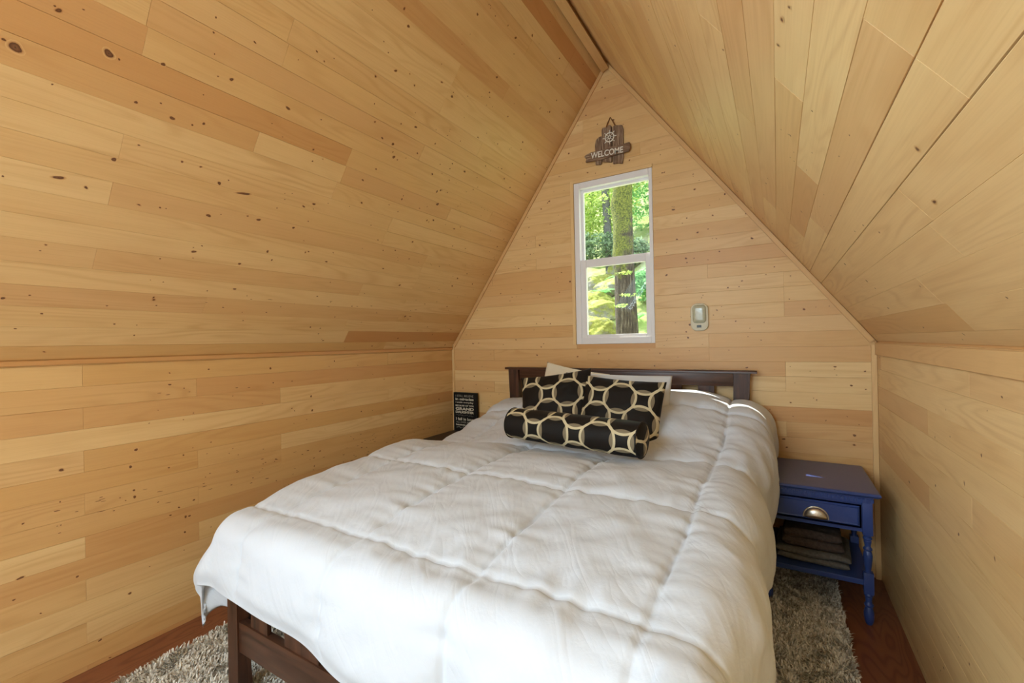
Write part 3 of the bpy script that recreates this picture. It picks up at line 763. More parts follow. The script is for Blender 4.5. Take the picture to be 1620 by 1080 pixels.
def bolster():
    Lb, Rb = .725, .084; g = Geo(); n = 40; prof = []
    for i in range(49):
        s = -1+2*i/48; r = Rb*(1-.03*s*s)
        prof.append((s*(Lb/2), r))
    vs, uv = [], []
    for k, (x, r) in enumerate(prof):
        for i in range(n+1):
            a = 2*math.pi*i/n; rr = r+.0025*nz(x*12, math.cos(a)*2, math.sin(a)*2)
            vs.append((x, rr*math.cos(a), rr*math.sin(a)*.96)); uv.append((x+.06, a*Rb+.02))
    fs = [(k*(n+1)+i, k*(n+1)+i+1, (k+1)*(n+1)+i+1, (k+1)*(n+1)+i) for k in range(48) for i in range(n)]
    g.add(vs, [f[::-1] for f in fs], uv)
    for s in (-1, 1):
        vs, uv = [], []
        for rho in (1, .96, .7, .35, .02):
            for i in range(n):
                a = 2*math.pi*i/n; b = .022*(1-rho*rho)**.8
                r = Rb*.97*rho
                vs.append((s*(Lb/2+b), r*math.cos(a), r*math.sin(a)*.96)); uv.append((r*math.cos(a)+.1, r*math.sin(a)+.03))
        fs = []
        for q in range(4):
            for i in range(n):
                f = (q*n+i, q*n+(i+1) % n, (q+1)*n+(i+1) % n, (q+1)*n+i); fs.append(f if s > 0 else f[::-1])
        fs.append(tuple(4*n+i for i in range(n)) if s > 0 else tuple(4*n+n-1-i for i in range(n)))
        g.add(vs, fs, uv)
    me = g.mesh('bolster_cushion', True); me.set_sharp_from_angle(angle=rad(50))
    o = link_mesh('bolster_cushion', me, RINGS, origin=(0, 0, 0))
    tag(o, 'long black bolster cushion with cream rings lying in front of the two square cushions', 'cushion')
    for s in (-1, 1):
        bm = bmesh.new(); add_tube(bm, [(s*Lb/2, Rb*.975*math.cos(t*math.pi/20), Rb*.94*math.sin(t*math.pi/20)) for t in range(40)], .0035, 6, True)
        p = obj('piping', bm, BLACKFAB, None, True); p.parent = o
    o.location = (-.885, 2.020, .857); o.rotation_euler = (rad(30), rad(.6), rad(-7))
bolster()

# ------------------------------------------------------------------ blue nightstand
ns = empty('nightstand', (.135, 2.74, 0), label='navy blue nightstand with turned legs, cup-pull drawer and open lower shelf beside the right wall', cat='nightstand')
NX0, NX1, NYF, NYB = -.078, .349, 2.497, 2.965
TZ = .600
# table top with moulded edge
bm = bmesh.new()
lay = [(.000, .578), (.008, .580), (.014, .585), (.018, .590), (.018, .596), (.014, .600), (.004, .601)]
vs = []
for o_, z in lay:
    e0 = .009+o_
    vs += [(NX0-e0, NYF-e0, z), (NX1+e0, NYF-e0, z), (NX1+e0, NYB+.02, z), (NX0-e0, NYB+.02, z)]
fs = [(i*4+k, i*4+(k+1) % 4, (i+1)*4+(k+1) % 4, (i+1)*4+k) for i in range(len(lay)-1) for k in range(4)]
fs += [(3, 2, 1, 0), tuple(len(lay)*4-4+k for k in range(4))]
add_geo(bm, vs, fs); obj('tabletop', bm, NAVYTOP, ns)
# apron block, dentil moulding
ap = boxobj('apron', (NX0+.008, NYF+.010, .415), (NX1-.008, NYB, .566), NAVY, ns, .001)
bm = bmesh.new()
add_box(bm, (NX0-.003, NYF-.003, .570), (NX1+.003, NYB, .579), .0015); add_box(bm, (NX0+.001, NYF+.001, .548), (NX1-.001, NYB, .570), .001)
k = NX0+.002
while k < NX1-.006:
    add_box(bm, (k, NYF-.005, .554), (k+.009, NYF+.003, .568), .001); k += .0155
k = NYF+.004
while k < NYB-.006:
    add_box(bm, (NX1-.003, k, .554), (NX1+.005, k+.009, .568), .001); k += .0155
obj('dentil_moulding', bm, NAVY, ns)
dw = boxobj('drawer', (NX0+.040, NYF+.001, .432), (NX1-.038, NYF+.012, .542), NAVY, ns, .002)
bm = bmesh.new()
x0, x1, z0, z1 = NX0+.040, NX1-.038, .432, .542
L3 = [(0, .002), (.004, -.004), (.009, -.004), (.016, .003), (.020, .0005)]
vs = []
for ins, d in L3:
    y = NYF+.001-.004-d if ins else NYF+.001
    vs += [(x0+ins, y, z0+ins), (x1-ins, y, z0+ins), (x1-ins, y, z1-ins), (x0+ins, y, z1-ins)]
fs = [(i*4+k, i*4+(k+1) % 4, (i+1)*4+(k+1) % 4, (i+1)*4+k) for i in range(len(L3)-1) for k in range(4)]+[tuple(len(L3)*4-4+k for k in range(4))]
add_geo(bm, vs, fs); obj('drawer_panel', bm, NAVY, dw)
# cup pull
bm = bmesh.new(); cx, cz, w, hgt, dp = .138, .455, .046, .046, .024
vs = []; n1, n2 = 20, 8
yf = NYF-.004
for i in range(n1+1):
    a = math.pi*i/n1
    for j in range(n2+1):
        b = math.pi/2*j/n2
        vs.append((cx-w*math.cos(a), yf-dp*math.sin(a)**.7*math.sin(b)**.8, cz+hgt*math.sin(a)*math.cos(b)**.8))
fs = [(i*(n2+1)+j, (i+1)*(n2+1)+j, (i+1)*(n2+1)+j+1, i*(n2+1)+j+1) for i in range(n1) for j in range(n2)]
add_geo(bm, vs, fs); add_tube(bm, [(cx-(w+.002)*math.cos(math.pi*i/24), yf-.0015, cz+(hgt+.002)*math.sin(math.pi*i/24)) for i in range(25)], .0028, 8)
add_box(bm, (cx-w-.004, yf-.004, cz-.004), (cx+w+.004, yf+.001, cz+.0025), .001)
o = obj('cup_pull', bm, NICKEL, dw, smooth=True, angle=50)
sm = o.modifiers.new('s', 'SOLIDIFY'); sm.thickness = .0014; sm.offset = 0
o['label'] = 'brushed nickel cup pull'
# legs: square block, turned vase, square block at the shelf, turned foot
def leg(x, y):
    bm = bmesh.new(); h = .0185
    add_box(bm, (x-h, y-h, .404), (x+h, y+h, .577), .002)
    add_box(bm, (x-h, y-h, .142), (x+h, y+h, .236), .002)
    up_ = [(.013, .236), (.011, .246), (.0135, .262), (.0165, .290), (.0175, .312), (.0150, .326), (.0120, .332), (.0170, .337), (.0170, .343), (.0125, .348), (.0110, .354), (.0135, .368), (.0150, .376), (.0120, .380), (.0172, .385), (.0172, .391), (.0130, .395), (.0155, .400), (.0160, .405)]
    dn = [(.009, 0), (.0125, .004), (.0170, .018), (.0195, .036), (.0190, .056), (.0150, .072), (.0125, .080), (.0175, .085), (.0175, .092), (.0130, .097), (.0115, .108), (.0135, .120), (.0120, .125), (.0170, .130), (.0170, .137), (.013, .142)]
    add_lathe(bm, up_, (x, y, 0), 20); add_lathe(bm, dn, (x, y, 0), 20); return bm
for lx in (NX0+.0185, NX1-.0185):
    for ly in (NYF+.020, NYB-.020): obj('leg', leg(lx, ly), NAVY, ns, smooth=True, angle=40)
boxobj('shelf', (NX0+.004, NYF+.006, .178), (NX1-.004, NYB-.004, .202), NAVY, ns, .002)

# folded towels on the shelf
def towel(name, x0, x1, y0, y1, z0, z1, layers, mat, label, yaw=0, seed=0):
    """a folded stack: each fold is a flattened loop seen from the front"""
    bm = bmesh.new(); h = (z1-z0)/layers
    cx_, cy_ = (x0+x1)/2, (y0+y1)/2
    for k in range(layers):
        n, m = 40, 28; a0 = z0+k*h; vs = []
        shr = .008*((k+seed) % 2)
        for j in range(m):
            t = 2*math.pi*j/m
            for i in range(n+1):
                s = i/n
                ex = abs(math.cos(t))**.35*math.copysign(1, math.cos(t)); ez = abs(math.sin(t))**.75*math.copysign(1, math.sin(t))
                x = cx_+((x1-x0)/2-shr)*ex; y = y0+shr+(y1-y0-2*shr)*s
                endr = min(1, (min(s, 1-s)/.06))**.5
                z = a0+h/2+h*.53*ez*(.35+.65*endr)
                z += .009*nz(x*11+seed, y*11, k)+.003*nz(x*45, y*45, k+seed); x += .003*nz(z*40, y*14, seed)
                c_, s_ = math.cos(yaw), math.sin(yaw)
                vs.append((cx_+(x-cx_)*c_-(y-cy_)*s_, cy_+(x-cx_)*s_+(y-cy_)*c_, max(z, z0+.0005)))
        fs = [(j*(n+1)+i, j*(n+1)+i+1, ((j+1) % m)*(n+1)+i+1, ((j+1) % m)*(n+1)+i) for j in range(m) for i in range(n)]
        fs += [tuple(j*(n+1) for j in range(m)), tuple(j*(n+1)+n for j in reversed(range(m)))]
        add_geo(bm, vs, fs)
    solo(name, bm, mat, label, 'towel', None, True, (cx_, cy_, z0), 70)
towel('folded_towel', -.02, .285, 2.545, 2.84, .2022, .268, 2, TOWEL_G, 'grey folded towel lying on the nightstand shelf, under the brown one', rad(-4), 1)
towel('folded_towel', .005, .255, 2.56, 2.82, .2700, .355, 2, TOWEL_D, 'dark brown folded towel on top of the grey towel in the nightstand', rad(-2), 2)

# ------------------------------------------------------------------ dark nightstand in the far left corner
dn = empty('nightstand', (-2.16, 2.78, 0), label='dark nightstand in the left corner, mostly hidden behind the duvet, holding the black quote plaque', cat='nightstand')
bm = bmesh.new(); add_box(bm, (-2.405, 2.60, .535), (-1.925, 2.985, .556), .004); obj('tabletop', bm, DARKTOP, dn)
boxobj('cabinet_body', (-2.385, 2.625, .30), (-1.945, 2.975, .535), DARKTOP, dn, .002)
boxobj('drawer', (-2.355, 2.612, .36), (-1.975, 2.625, .515), DARKTOP, dn, .003)
for lx in (-2.378, -1.988):
    for ly in (2.63, 2.93): boxobj('leg', (lx, ly, 0), (lx+.035, ly+.035, .30), DARKTOP, dn, .002)

# ------------------------------------------------------------------ lettering
def text_mesh(s, size, width, height, depth=.0008, bold=0.0, shear=0):
    cu = bpy.data.curves.new('t', 'FONT'); cu.body = s; cu.size = size; cu.align_x = 'CENTER'; cu.align_y = 'CENTER'
    cu.extrude = depth; cu.offset = bold; cu.shear = shear
    o = bpy.data.objects.new('t', cu); COL.objects.link(o)
    dg = bpy.context.evaluated_depsgraph_get(); dg.update()
    me = bpy.data.meshes.new_from_object(o.evaluated_get(dg)); bpy.data.objects.remove(o)
    co = np.array([v.co[:] for v in me.vertices]); lo, hi = co.min(0), co.max(0)
    sx = width/(hi[0]-lo[0]); syy = height/(hi[1]-lo[1])
    for v in me.vertices:
        v.co.x = (v.co.x-(lo[0]+hi[0])/2)*sx; v.co.y = (v.co.y-(lo[1]+hi[1])/2)*syy
    return me
def letters(name, me, mat, parent, loc, rot=0):
    """text laid in a plane facing -y"""
    me.transform(Matrix.Translation(loc) @ Matrix.Rotation(rot, 4, 'Y') @ Matrix.Rotation(rad(90), 4, 'X'))
    return link_mesh(name, me, mat, parent)
# black quote plaque
PX0, PX1, PZ0, PZ1, PY = -2.386, -2.146, .556, .884, 2.965
bm = bmesh.new(); add_box(bm, (PX0, PY, PZ0+.0005), (PX1, PY+.028, PZ1), .003)
plq = solo('quote_plaque', bm, BLACKBOARD, 'black plaque with cream printed quote standing on the dark nightstand in the left corner', 'plaque', origin=((PX0+PX1)/2, PY, PZ0))
pcx = (PX0+PX1)/2-.002
for s, zc, w, h, mt, bo in [('I STILL BELIEVE', .856, .185, .018, GREYINK, 0), ('in miracles', .829, .190, .021, CREAMINK, .02), ('I smile everyday', .800, .185, .017, CREAMINK, .005),
                        ('BECAUSE OF YOU', .774, .190, .013, CREAMINK, .015), ('GRAND', .747, .190, .024, CREAMINK, .035), ('DAUGHTER', .719, .190, .020, CREAMINK, .03),
                        ('I fell in love', .661, .185, .024, CREAMINK, .015), ('ALL OVER AGAIN', .634, .185, .015, GREYINK, 0), ('because of you', .611, .185, .019, CREAMINK, .02)]:
    letters('lettering', text_mesh(s, .03, w, h, bold=bo*.03), mt, plq, (pcx, PY-.0008, zc))
for zc, mt in ((.691, GREYINK), (.589, CREAMINK)):
    bm = bmesh.new(); R_ = random.Random(int(zc*1000)); x = pcx-.092; pts = []
    while x < pcx+.092:
        pts.append((x, PY-.0008, zc+R_.choice([-.005, -.003, .003, .005, .0])+(.004 if R_.random() < .2 else 0))); x += .0035
    add_tube(bm, pts, .0007, 5); obj('script_line', bm, mt, plq)

# ------------------------------------------------------------------ welcome sign
sg = empty('welcome_sign', (-.99, D-.012, 2.52), label='weathered wooden WELCOME sign with a ship wheel, hung above the window', cat='sign')
def plank(name, pts, y0, y1, mat, bev=.003, lab=None):
    bm = bmesh.new(); add_prism(bm, pts, y0, y1, 1)
    bmesh.ops.recalc_face_normals(bm, faces=bm.faces)
    bmesh.ops.bevel(bm, geom=list(bm.edges), offset=bev, segments=2, affect='EDGES')
    return obj(name, bm, mat, sg, smooth=True)
yb = D-.001
plank('plank', [(-1.088, 2.552), (-1.048, 2.545), (-1.040, 2.562), (-1.040, 2.745), (-1.060, 2.742), (-1.081, 2.727), (-1.090, 2.690)], yb-.016, yb, DRIFT_V)
plank('plank', [(-1.036, 2.562), (-.968, 2.545), (-.966, 2.60), (-.966, 2.795), (-.978, 2.808), (-.992, 2.805), (-1.003, 2.792), (-1.018, 2.800), (-1.032, 2.798), (-1.038, 2.785)], yb-.018, yb, DRIFT_V)
plank('plank', [(-.962, 2.530), (-.930, 2.528), (-.893, 2.518), (-.886, 2.56), (-.884, 2.76), (-.892, 2.785), (-.915, 2.788), (-.938, 2.796), (-.960, 2.790)], yb-.015, yb, DRIFT_V)
cp = plank('cross_plank', [(-1.155, 2.632), (-1.166, 2.618), (-1.150, 2.604), (-1.156, 2.580), (-1.050, 2.574), (-.960, 2.580), (-.880, 2.584), (-.840, 2.588), (-.832, 2.615), (-.838, 2.648), (-.880, 2.645), (-.960, 2.646), (-1.050, 2.640), (-1.110, 2.642)], yb-.032, yb-.016, DRIFT_H)
letters('lettering', text_mesh('WELCOME', .05, .232, .042, .0012, .0006), WHITEINK, cp, (-.998, yb-.0332, 2.610), rad(2.0))
bm = bmesh.new(); wc = Vector((-.979, yb-.022, 2.718))
add_tube(bm, [wc+Vector((.031*math.cos(t*math.pi/16), 0, .031*math.sin(t*math.pi/16))) for t in range(32)], .0042, 8, True)
add_tube(bm, [wc+Vector((.010*math.cos(t*math.pi/8), 0, .010*math.sin(t*math.pi/8))) for t in range(16)], .003, 8, True)
for t in range(8):
    a = math.pi/4*t; d = Vector((math.cos(a), 0, math.sin(a)))
    add_tube(bm, [wc+d*.006, wc+d*.034, wc+d*.040, wc+d*.050], [.0018, .0018, .0034, .0022], 6)
obj('ship_wheel', bm, WHITEINK, sg, smooth=True)['label'] = 'cream ship wheel'
bm = bmesh.new(); add_tube(bm, [(-1.008, yb-.010, 2.790), (-.995, yb-.009, 2.825), (-.976, yb-.006, 2.862), (-.958, yb-.009, 2.830), (-.938, yb-.010, 2.788)], .0045, 8)
obj('hanging_twine', bm, ROPE, sg, smooth=True)

# ------------------------------------------------------------------ wall light
wl = empty('wall_light', (-.421, D, 1.35), label='small cream oval battery wall light with a clear lens, right of the window', cat='light')
def rrect(cx, cz, w, h, r, n=8):
    pts = []
    for (sx, sz, a0) in ((1, 1, 0), (-1, 1, 90), (-1, -1, 180), (1, -1, 270)):
        for k in range(n+1):
            a = rad(a0+90*k/n); pts.append((cx+sx*(w/2-r)+r*math.cos(a), cz+sz*(h/2-r)+r*math.sin(a)))
    return pts
def layered(lays, cx, cz):
    bm = bmesh.new(); vs = []; n = None
    for (w, h, r, y) in lays:
        p = rrect(cx, cz, w, h, r); n = len(p); vs += [(a, y, b) for a, b in p]
    fs = [(i*n+k, i*n+(k+1) % n, (i+1)*n+(k+1) % n, (i+1)*n+k) for i in range(len(lays)-1) for k in range(n)]
    fs += [tuple(range(n)), tuple((len(lays)-1)*n+k for k in reversed(range(n)))]
    add_geo(bm, vs, fs); return bm
obj('housing', layered([(.104, .172, .038, D-.001), (.106, .174, .039, D-.010), (.102, .170, .037, D-.018), (.092, .160, .032, D-.022)], -.421, 1.437), CREAMPL, wl, smooth=True, angle=50)
obj('lens', layered([(.080, .116, .022, D-.020), (.078, .114, .022, D-.027), (.066, .102, .018, D-.032), (.04, .07, .012, D-.034)], -.421, 1.456), DIFFUSER, wl, smooth=True, angle=60)
boxobj('switch', (-.436, D-.027, 1.371), (-.411, D-.021, 1.386), BLACKPL, wl, .001)

# ------------------------------------------------------------------ rug
RGX0, RGX1, RGY0, RGY1 = -2.215, .238, -.35, 2.86
def rug_mat():
    m, nt, b = new_mat('cream_shag_yarn')
    at = N(nt, 'ShaderNodeAttribute'); at.attribute_name = 'tint'
    nt.links.new(mixc(nt, at.outputs['Fac'], (.26, .22, .17), (.90, .87, .80)), b.inputs['Base Color'])
    b.inputs['Roughness'].default_value = .9; b.inputs['Specular IOR Level'].default_value = .1; return m
RUGM = rug_mat()
rug = boxobj('shag_rug', (RGX0, RGY0, .0005), (RGX1, RGY1, .012), RUGM, None, .002)
tag(rug, 'cream shag rug on the plywood floor under the bed', 'rug')
a_ = rug.data.attributes.new('tint', 'FLOAT', 'POINT'); a_.data.foreach_set('value', [.5]*len(rug.data.vertices))
def pile():
    reg = [(RGX0, -1.15, .35, 1.6, 30000), (-.25, RGX1, .95, RGY1, 42000), (-1.15, -.45, .5, 1.6, 5000), (RGX0, -1.15, RGY0, .35, 2500), (-1.15, RGX1, RGY0, .9, 2000), (RGX0, -.45, 1.6, RGY1, 2500)]
    P = []
    for x0, x1, y0, y1, dens in reg:
        n = int((x1-x0)*(y1-y0)*dens); P.append(np.column_stack([rng.uniform(x0, x1, n), rng.uniform(y0, y1, n)]))
    P = np.vstack(P); n = len(P)
    an = rng.uniform(0, 2*np.pi, n); clump = np.sin(P[:, 0]*31+3*np.sin(P[:, 1]*17))+np.sin(P[:, 1]*27+2*np.sin(P[:, 0]*23)); an = an*.55+clump*1.6
    L = rng.uniform(.013, .028, n); lean = rng.uniform(.25, 1.0, n); w = rng.uniform(.0017, .0032, n)
    d = np.column_stack([np.cos(an), np.sin(an)]); s = np.column_stack([-d[:, 1], d[:, 0]])
    V = np.zeros((n, 7, 3)); 
    for k, (h, o_, ww) in enumerate(((0, 0, 1), (.5, .25, 1.15), (.88, .65, .9))):
        for q, sg_ in enumerate((-1, 1)):
            V[:, k*2+q, :2] = P+d*(L*lean*o_)[:, None]+s*(w*ww*sg_)[:, None]; V[:, k*2+q, 2] = .011+L*h*(1-.25*lean)
    V[:, 6, :2] = P+d*(L*lean*1.05)[:, None]; V[:, 6, 2] = .011+L*(1-.35*lean)
    me = bpy.data.meshes.new('pile'); me.vertices.add(n*7); me.vertices.foreach_set('co', V.astype(np.float32).ravel())
    base = (np.arange(n)*7)[:, None]
    q1 = base+np.array([0, 1, 3, 2]); q2 = base+np.array([2, 3, 5, 4]); t3 = base+np.array([4, 5, 6])
    loops = np.concatenate([np.hstack([q1, q2, t3])], axis=1).ravel()
    me.loops.add(len(loops)); me.loops.foreach_set('vertex_index', loops.astype(np.int32))
    me.polygons.add(n*3); st = ((np.arange(n)*11)[:, None]+np.array([0, 4, 8])).ravel()
    me.polygons.foreach_set('loop_start', st.astype(np.int32))
    me.update(calc_edges=True)
    t = np.repeat(np.clip(rng.normal(.68, .28, n), 0, 1), 7); at = me.attributes.new('tint', 'FLOAT', 'POINT'); at.data.foreach_set('value', t.astype(np.float32))
    o = link_mesh('pile', me, RUGM, rug, origin=(0, 0, 0)); o['kind'] = 'stuff'
pile()

# ------------------------------------------------------------------ outdoors, seen through the window
def leafmat(name, a, b_, trans=.5):
    m, nt, b = new_mat(name); at = N(nt, 'ShaderNodeAttribute'); at.attribute_name = 'tint'
    c = mixc(nt, at.outputs['Fac'], a, b_)
    nt.links.new(c, b.inputs['Base Color']); b.inputs['Roughness'].default_value = .55
    tr = N(nt, 'ShaderNodeBsdfTranslucent'); nt.links.new(c, tr.inputs[0])
    mx = N(nt, 'ShaderNodeMixShader'); mx.inputs[0].default_value = trans
    nt.links.new(b.outputs[0], mx.inputs[1]); nt.links.new(tr.outputs[0], mx.inputs[2]); nt.links.new(mx.outputs[0], nt.nodes['Material Output'].inputs[0]); return m
LEAF_Y = leafmat('yellow_green_leaf', (.26, .42, .08), (.66, .74, .24))  # yellow-green leaf colour for bushes, crowns and sprigs
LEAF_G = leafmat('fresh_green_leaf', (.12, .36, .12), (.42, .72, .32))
LEAF_D = leafmat('dark_green_leaf', (.10, .18, .08), (.34, .46, .28))  # darker, greyer green for the low scrub
def mossy(name, stone, moss, lo=.40, hi=.56, scale=5, up=.5):
    m, nt, b = new_mat(name); tc = N(nt, 'ShaderNodeTexCoord'); ge = N(nt, 'ShaderNodeNewGeometry')
    s = N(nt, 'ShaderNodeSeparateXYZ'); nt.links.new(ge.outputs['Normal'], s.inputs[0])
    f = noise_n(nt, tc.outputs['Object'], scale, 6, .65)
    f2 = noise_n(nt, tc.outputs['Object'], scale*9, 3, .6)
    f = mth(nt, 'ADD', f, mth(nt, 'MULTIPLY', s.outputs[2], up*.25))
    mc = mixc(nt, f2, tuple(x*.45 for x in moss), moss); scn = mixc(nt, f2, tuple(x*.5 for x in stone), stone)
    nt.links.new(mixc(nt, rng_map(nt, f, lo, hi, 0, 1), scn, mc), b.inputs['Base Color']); b.inputs['Roughness'].default_value = .95
    bump(nt, b, f2, .8, .03); return m
HILL = mossy('mossy_hillside', (.50, .46, .34), (.36, .44, .13), .42, .60, 1.8)
ROCK = mossy('mossy_boulder', (.34, .32, .28), (.34, .36, .06), .42, .58, 3)
def barkmat():
    m, nt, b = new_mat('mossy_bark'); tc = N(nt, 'ShaderNodeTexCoord'); s = N(nt, 'ShaderNodeSeparateXYZ'); nt.links.new(tc.outputs['Object'], s.inputs[0])
    st = noise_n(nt, xyz(nt, mth(nt, 'MULTIPLY', s.outputs[0], 40), mth(nt, 'MULTIPLY', s.outputs[1], 40), mth(nt, 'MULTIPLY', s.outputs[2], 5)), 1, 4, .65)
    ms = noise_n(nt, tc.outputs['Object'], 3.2, 5, .65)
    fine = noise_n(nt, tc.outputs['Object'], 45, 4, .7)
    hgt = rng_map(nt, s.outputs[2], 1.2, 2.4, -.14, .17)
    bk = ramp(nt, st, [(.35, (.018, .013, .009)), (.55, (.075, .055, .038)), (.72, (.22, .185, .14))])
    mo = mixc(nt, rng_map(nt, fine, .35, .65, 0, 1), (.018, .035, .006), (.24, .25, .035))
    nt.links.new(mixc(nt, rng_map(nt, mth(nt, 'ADD', ms, hgt), .45, .56, 0, 1), bk, mo), b.inputs['Base Color']); b.inputs['Roughness'].default_value = .95
    bump(nt, b, mth(nt, 'ADD', st, fine), .9, .03); return m
BARK = barkmat()
GREYBARK = simple('grey_bark', (.13, .13, .115), .9, 0, .1, 20, .35, .6, 40)
def hill_z(x, y):
    return .75+.30*(y-5)+.030*max(0, y-8)**2+.20*sstep(-3.3, -2.4, x)*max(0, y-8)+.10*(x+3)*.5+.30*nz(x*.5, y*.5, 3)+.14*nz(x*1.6, y*1.6, 4)
g = Geo(); nx, ny = 90, 100
vs = []
for j in range(ny+1):
    for i in range(nx+1):
        x = -13+18*i/nx; y = 3.7+18*j/ny; vs.append((x, y, hill_z(x, y)+.05*nz(x*6, y*6, 9)))
g.add(vs, [(j*(nx+1)+i, j*(nx+1)+i+1, (j+1)*(nx+1)+i+1, (j+1)*(nx+1)+i) for j in range(ny) for i in range(nx)])
h_ = link_mesh('ground', g.mesh('ground', True), HILL); h_['kind'] = 'structure'
# boulders
def boulder(x, y, r, sq, seed, label):
    bm = bmesh.new(); bmesh.ops.create_icosphere(bm, subdivisions=5, radius=1)
    z = hill_z(x, y)+r*sq*.25
    for v in bm.verts:
        p = v.co.copy(); k = 1+.28*nz(p.x*1.3+seed, p.y*1.3, p.z*1.3)+.12*nz(p.x*4, p.y*4+seed, p.z*4)+.05*nz(p.x*11, p.y*11+seed, p.z*11)
        v.co = Vector((x+p.x*r*k*1.15, y+p.y*r*k, z+p.z*r*k*sq))
    solo('boulder', bm, ROCK, label, 'boulder', 'mossy boulders on the slope outside', True, (x, y, z), 180)
for i, (x, y, r, sq, lb) in enumerate([(-2.55, 6.9, .36, .75, 'rounded yellow-green mossy boulder at the foot of the slope, lower left in the window'),
        (-2.95, 8.1, .42, .6, 'mossy boulder just above the rounded one, left of the big trunk outside'),
        (-3.35, 8.9, .42, .7, 'mossy boulder at the left edge of the lower pane'),
        (-2.95, 9.8, .50, .55, 'pale flat boulder behind the fern outside'),
        (-3.75, 10.4, .40, .7, 'grey boulder high on the slope at the top left of the lower pane'),
        (-3.35, 11.0, .34, .8, 'small boulder high on the slope beside the trunk'),
        (-2.25, 9.3, .30, .6, 'low mossy stone right of the big trunk outside')]):
    boulder(x, y, r, sq, i*3.7, lb)
# leaning mossy trunk and thin trees
def trunk_bm(path, n=28, burls=(), rough=.10):
    bm = bmesh.new(); vs = []; M_ = 90
    for i in range(M_+1):
        t = i/M_*(len(path)-1); k = min(int(t), len(path)-2); f = t-k
        p = Vector(path[k][0]).lerp(Vector(path[k+1][0]), f); r = path[k][1]*(1-f)+path[k+1][1]*f
        for j in range(n):
            a = 2*math.pi*j/n; d = Vector((math.cos(a), math.sin(a), 0))
            rr = r*(1+rough*nz(d.x*1.5, d.y*1.5, p.z*1.4)+rough*.5*nz(d.x*5, d.y*5, p.z*2))
            for (bz, ba, bs, bw) in burls: rr += bs*math.exp(-((p.z-bz)/bw)**2)*max(0, math.cos(a-ba))**2
            vs.append(p+d*rr)
    fs = [(i*n+j, i*n+(j+1) % n, (i+1)*n+(j+1) % n, (i+1)*n+j) for i in range(M_) for j in range(n)]
    fs += [tuple(range(n-1, -1, -1)), tuple(M_*n+j for j in range(n))]
    add_geo(bm, vs, fs); return bm
def leaves(bmin, count, mat, shape, size, name='foliage', parent=None, seed=0, origin=None):
    r_ = np.random.default_rng(seed); c = []
    while sum(len(x) for x in c) < count:
        p = r_.uniform(-1, 1, (count*2, 3)); p = p[(p**2).sum(1) < 1]
        q = p*np.array([2.1, 2.1, 2.1]); dn_ = np.sin(q[:, 0]*4+seed)+np.sin(q[:, 1]*5+seed*2)+np.sin(q[:, 2]*6+1)
        c.append(p[dn_ > -.4])
    P = np.vstack(c)[:count]*np.array(shape)+np.array(bmin); n = count
    nr_ = r_.normal(size=(n, 3)); nr_[:, 2] = abs(nr_[:, 2])+.5; nr_ /= np.linalg.norm(nr_, axis=1)[:, None]
    t = np.cross(nr_, r_.normal(size=(n, 3))); t /= np.linalg.norm(t, axis=1)[:, None]; b = np.cross(nr_, t)
    L = size*r_.uniform(.6, 1.4, n)[:, None]
    V = np.stack([P-t*L, P+b*L*.42+nr_*L*.12, P+t*L, P-b*L*.42+nr_*L*.12], axis=1)
    g_ = Geo(); g_.v = [tuple(v) for v in V.reshape(-1, 3)]; g_.f = [(4*i, 4*i+1, 4*i+2, 4*i+3) for i in range(n)]
    me = g_.mesh(name); at = me.attributes.new('tint', 'FLOAT', 'POINT'); at.data.foreach_set('value', np.repeat(r_.uniform(0, 1, n), 4).astype(np.float32))
    return link_mesh(name, me, mat, parent, origin)
tr = empty('tree', (-1.93, 6.5, .8), label='thick moss-covered tree trunk standing close outside the window', cat='tree')
obj('trunk', trunk_bm([((-1.90, 6.5, .6), .22), ((-1.91, 6.5, 1.1), .165), ((-1.935, 6.5, 2.0), .150), ((-1.955, 6.5, 3.0), .142), ((-1.935, 6.5, 3.8), .140), ((-1.90, 6.6, 5.6), .12), ((-1.8, 6.7, 8.0), .07)],
    burls=((3.32, math.pi*.95, .055, .16), (3.7, math.pi*1.0, .03, .1), (2.55, math.pi*1.1, .02, .12))), BARK, tr, smooth=True, angle=180)
for k, (z, dx) in enumerate(((1.95, .10), (1.80, -.02), (2.27, .06))):
    leaves((-1.92+dx, 6.28, z), 60, LEAF_Y, (.14, .06, .025), .022, 'sprig', tr, 40+k)
def slim(x, y, r, h, leanx, lab, grp='slim trees on the slope'):
    z = hill_z(x, y)-.1
    t = empty('tree', (x, y, z), label=lab, cat='tree', group=grp)
    obj('trunk', trunk_bm([((x, y, z), r*1.1), ((x+leanx*.5, y, z+h*.5), r), ((x+leanx, y, z+h), r*.6)], 12, rough=.06), GREYBARK, t, smooth=True, angle=180)
    return t
slim(-3.72, 11.2, .10, 7, -.25, 'slim grey trunk left of the mossy tree, high on the slope')
slim(-4.75, 12.5, .07, 7, .2, 'slim grey trunk farthest left outside the window')
slim(-2.65, 13.5, .12, 8, .9, 'leaning dark trunk at the upper right of the window')
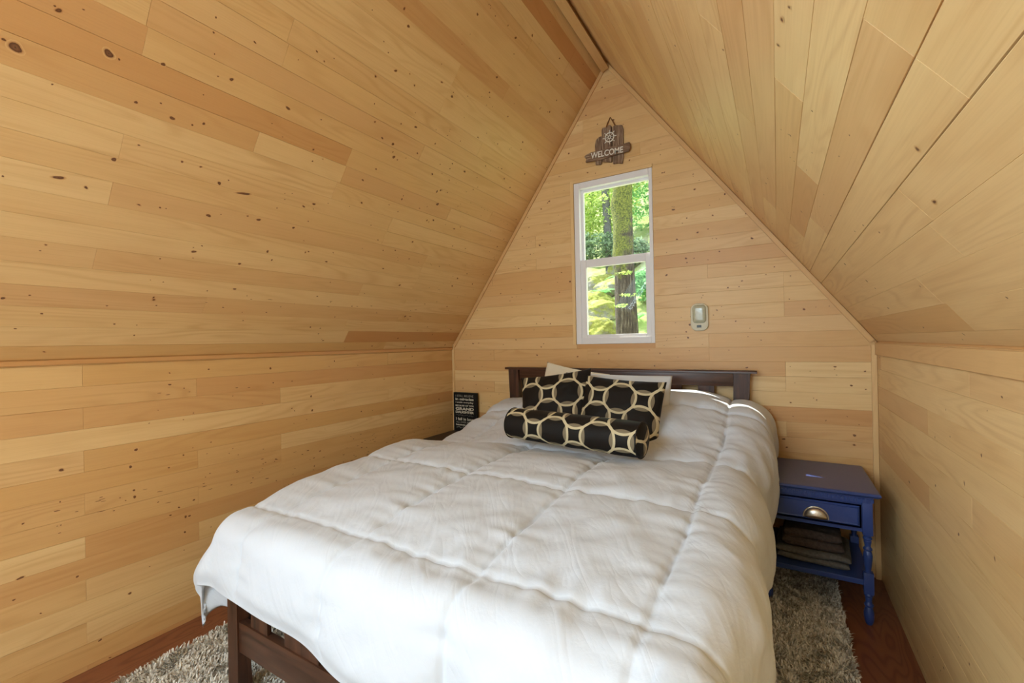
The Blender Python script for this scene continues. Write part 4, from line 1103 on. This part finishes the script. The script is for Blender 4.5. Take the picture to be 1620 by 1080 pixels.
BU = [(-4.3, 11.6, 4.9, (1.3, .8, .9), LEAF_Y, 5200, 'yellow-green leafy bush high on the left behind the slim trunk'),
      (-4.4, 13.0, 6.5, (1.7, .8, 1.0), LEAF_Y, 5200, 'yellow-green tree crown at the top left of the window'),
      (-3.5, 14.4, 6.0, (1.1, .7, 1.2), LEAF_G, 3600, 'green leafy crown just left of the mossy trunk'),
      (-2.9, 12.6, 6.7, (1.4, .7, .8), LEAF_G, 4600, 'bluish green leafy crown at the upper right of the window'),
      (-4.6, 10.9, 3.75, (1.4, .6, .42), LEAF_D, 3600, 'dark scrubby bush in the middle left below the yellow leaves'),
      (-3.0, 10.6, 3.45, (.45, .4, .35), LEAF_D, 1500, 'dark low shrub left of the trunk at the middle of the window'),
      (-2.1, 8.5, 2.35, (.35, .4, .32), LEAF_G, 1300, 'low pale green bush right of the trunk in the lower pane'),
      (-4.9, 14.5, 8.2, (3.2, 1, 1.8), LEAF_Y, 6000, 'pale distant leafy canopy behind the other trees')]
for i, (x, y, z, sh, mt, n, lb) in enumerate(BU):
    o = leaves((x, y, z), n, mt, sh, .055, 'bush', None, 60+i, origin=(x, y, z-sh[2])); tag(o, lb, 'bush', 'leafy bushes outside')
def fern(x, y, s, seed, lab, dz=0):
    r_ = random.Random(seed); z0 = hill_z(x, y)+dz; V, F_, T = [Vector((x, y, z0))], [], [.5]
    for f in range(11):
        a = 2*math.pi*f/11+r_.uniform(-.2, .2); L = s*r_.uniform(.8, 1.15)
        sd = Vector((-math.sin(a), math.cos(a), 0)); fw_ = Vector((math.cos(a), math.sin(a), 0)); prev = 0
        for k in range(1, 16):
            t = k/15; c = Vector((x, y, z0))+fw_*L*t+Vector((0, 0, L*(.9*t-.85*t*t))); w = .26*L*(1-t)**.7*min(1, t*4)
            o = len(V); V.append(c); T.append(.5)
            for sgn in (-1, 1):
                V.append(c+sd*sgn*w+fw_*.05*s-Vector((0, 0, .1*w))); T.append(r_.random()); F_.append((prev, o, len(V)-1))
            prev = o
    me = bpy.data.meshes.new('fern'); me.from_pydata([tuple(v) for v in V], [], F_)
    at = me.attributes.new('tint', 'FLOAT', 'POINT'); at.data.foreach_set('value', T)
    tag(link_mesh('fern', me, LEAF_G, None, (x, y, z0)), lab, 'fern', 'ferns on the slope outside')
fern(-2.50, 8.6, .45, 1, 'fern arching over the pale boulder beside the trunk', .45)
fern(-3.15, 9.0, .38, 2, 'fern between the boulders near the left of the lower pane', .2)
fern(-2.05, 7.6, .35, 3, 'fern right of the mossy trunk outside', .1)
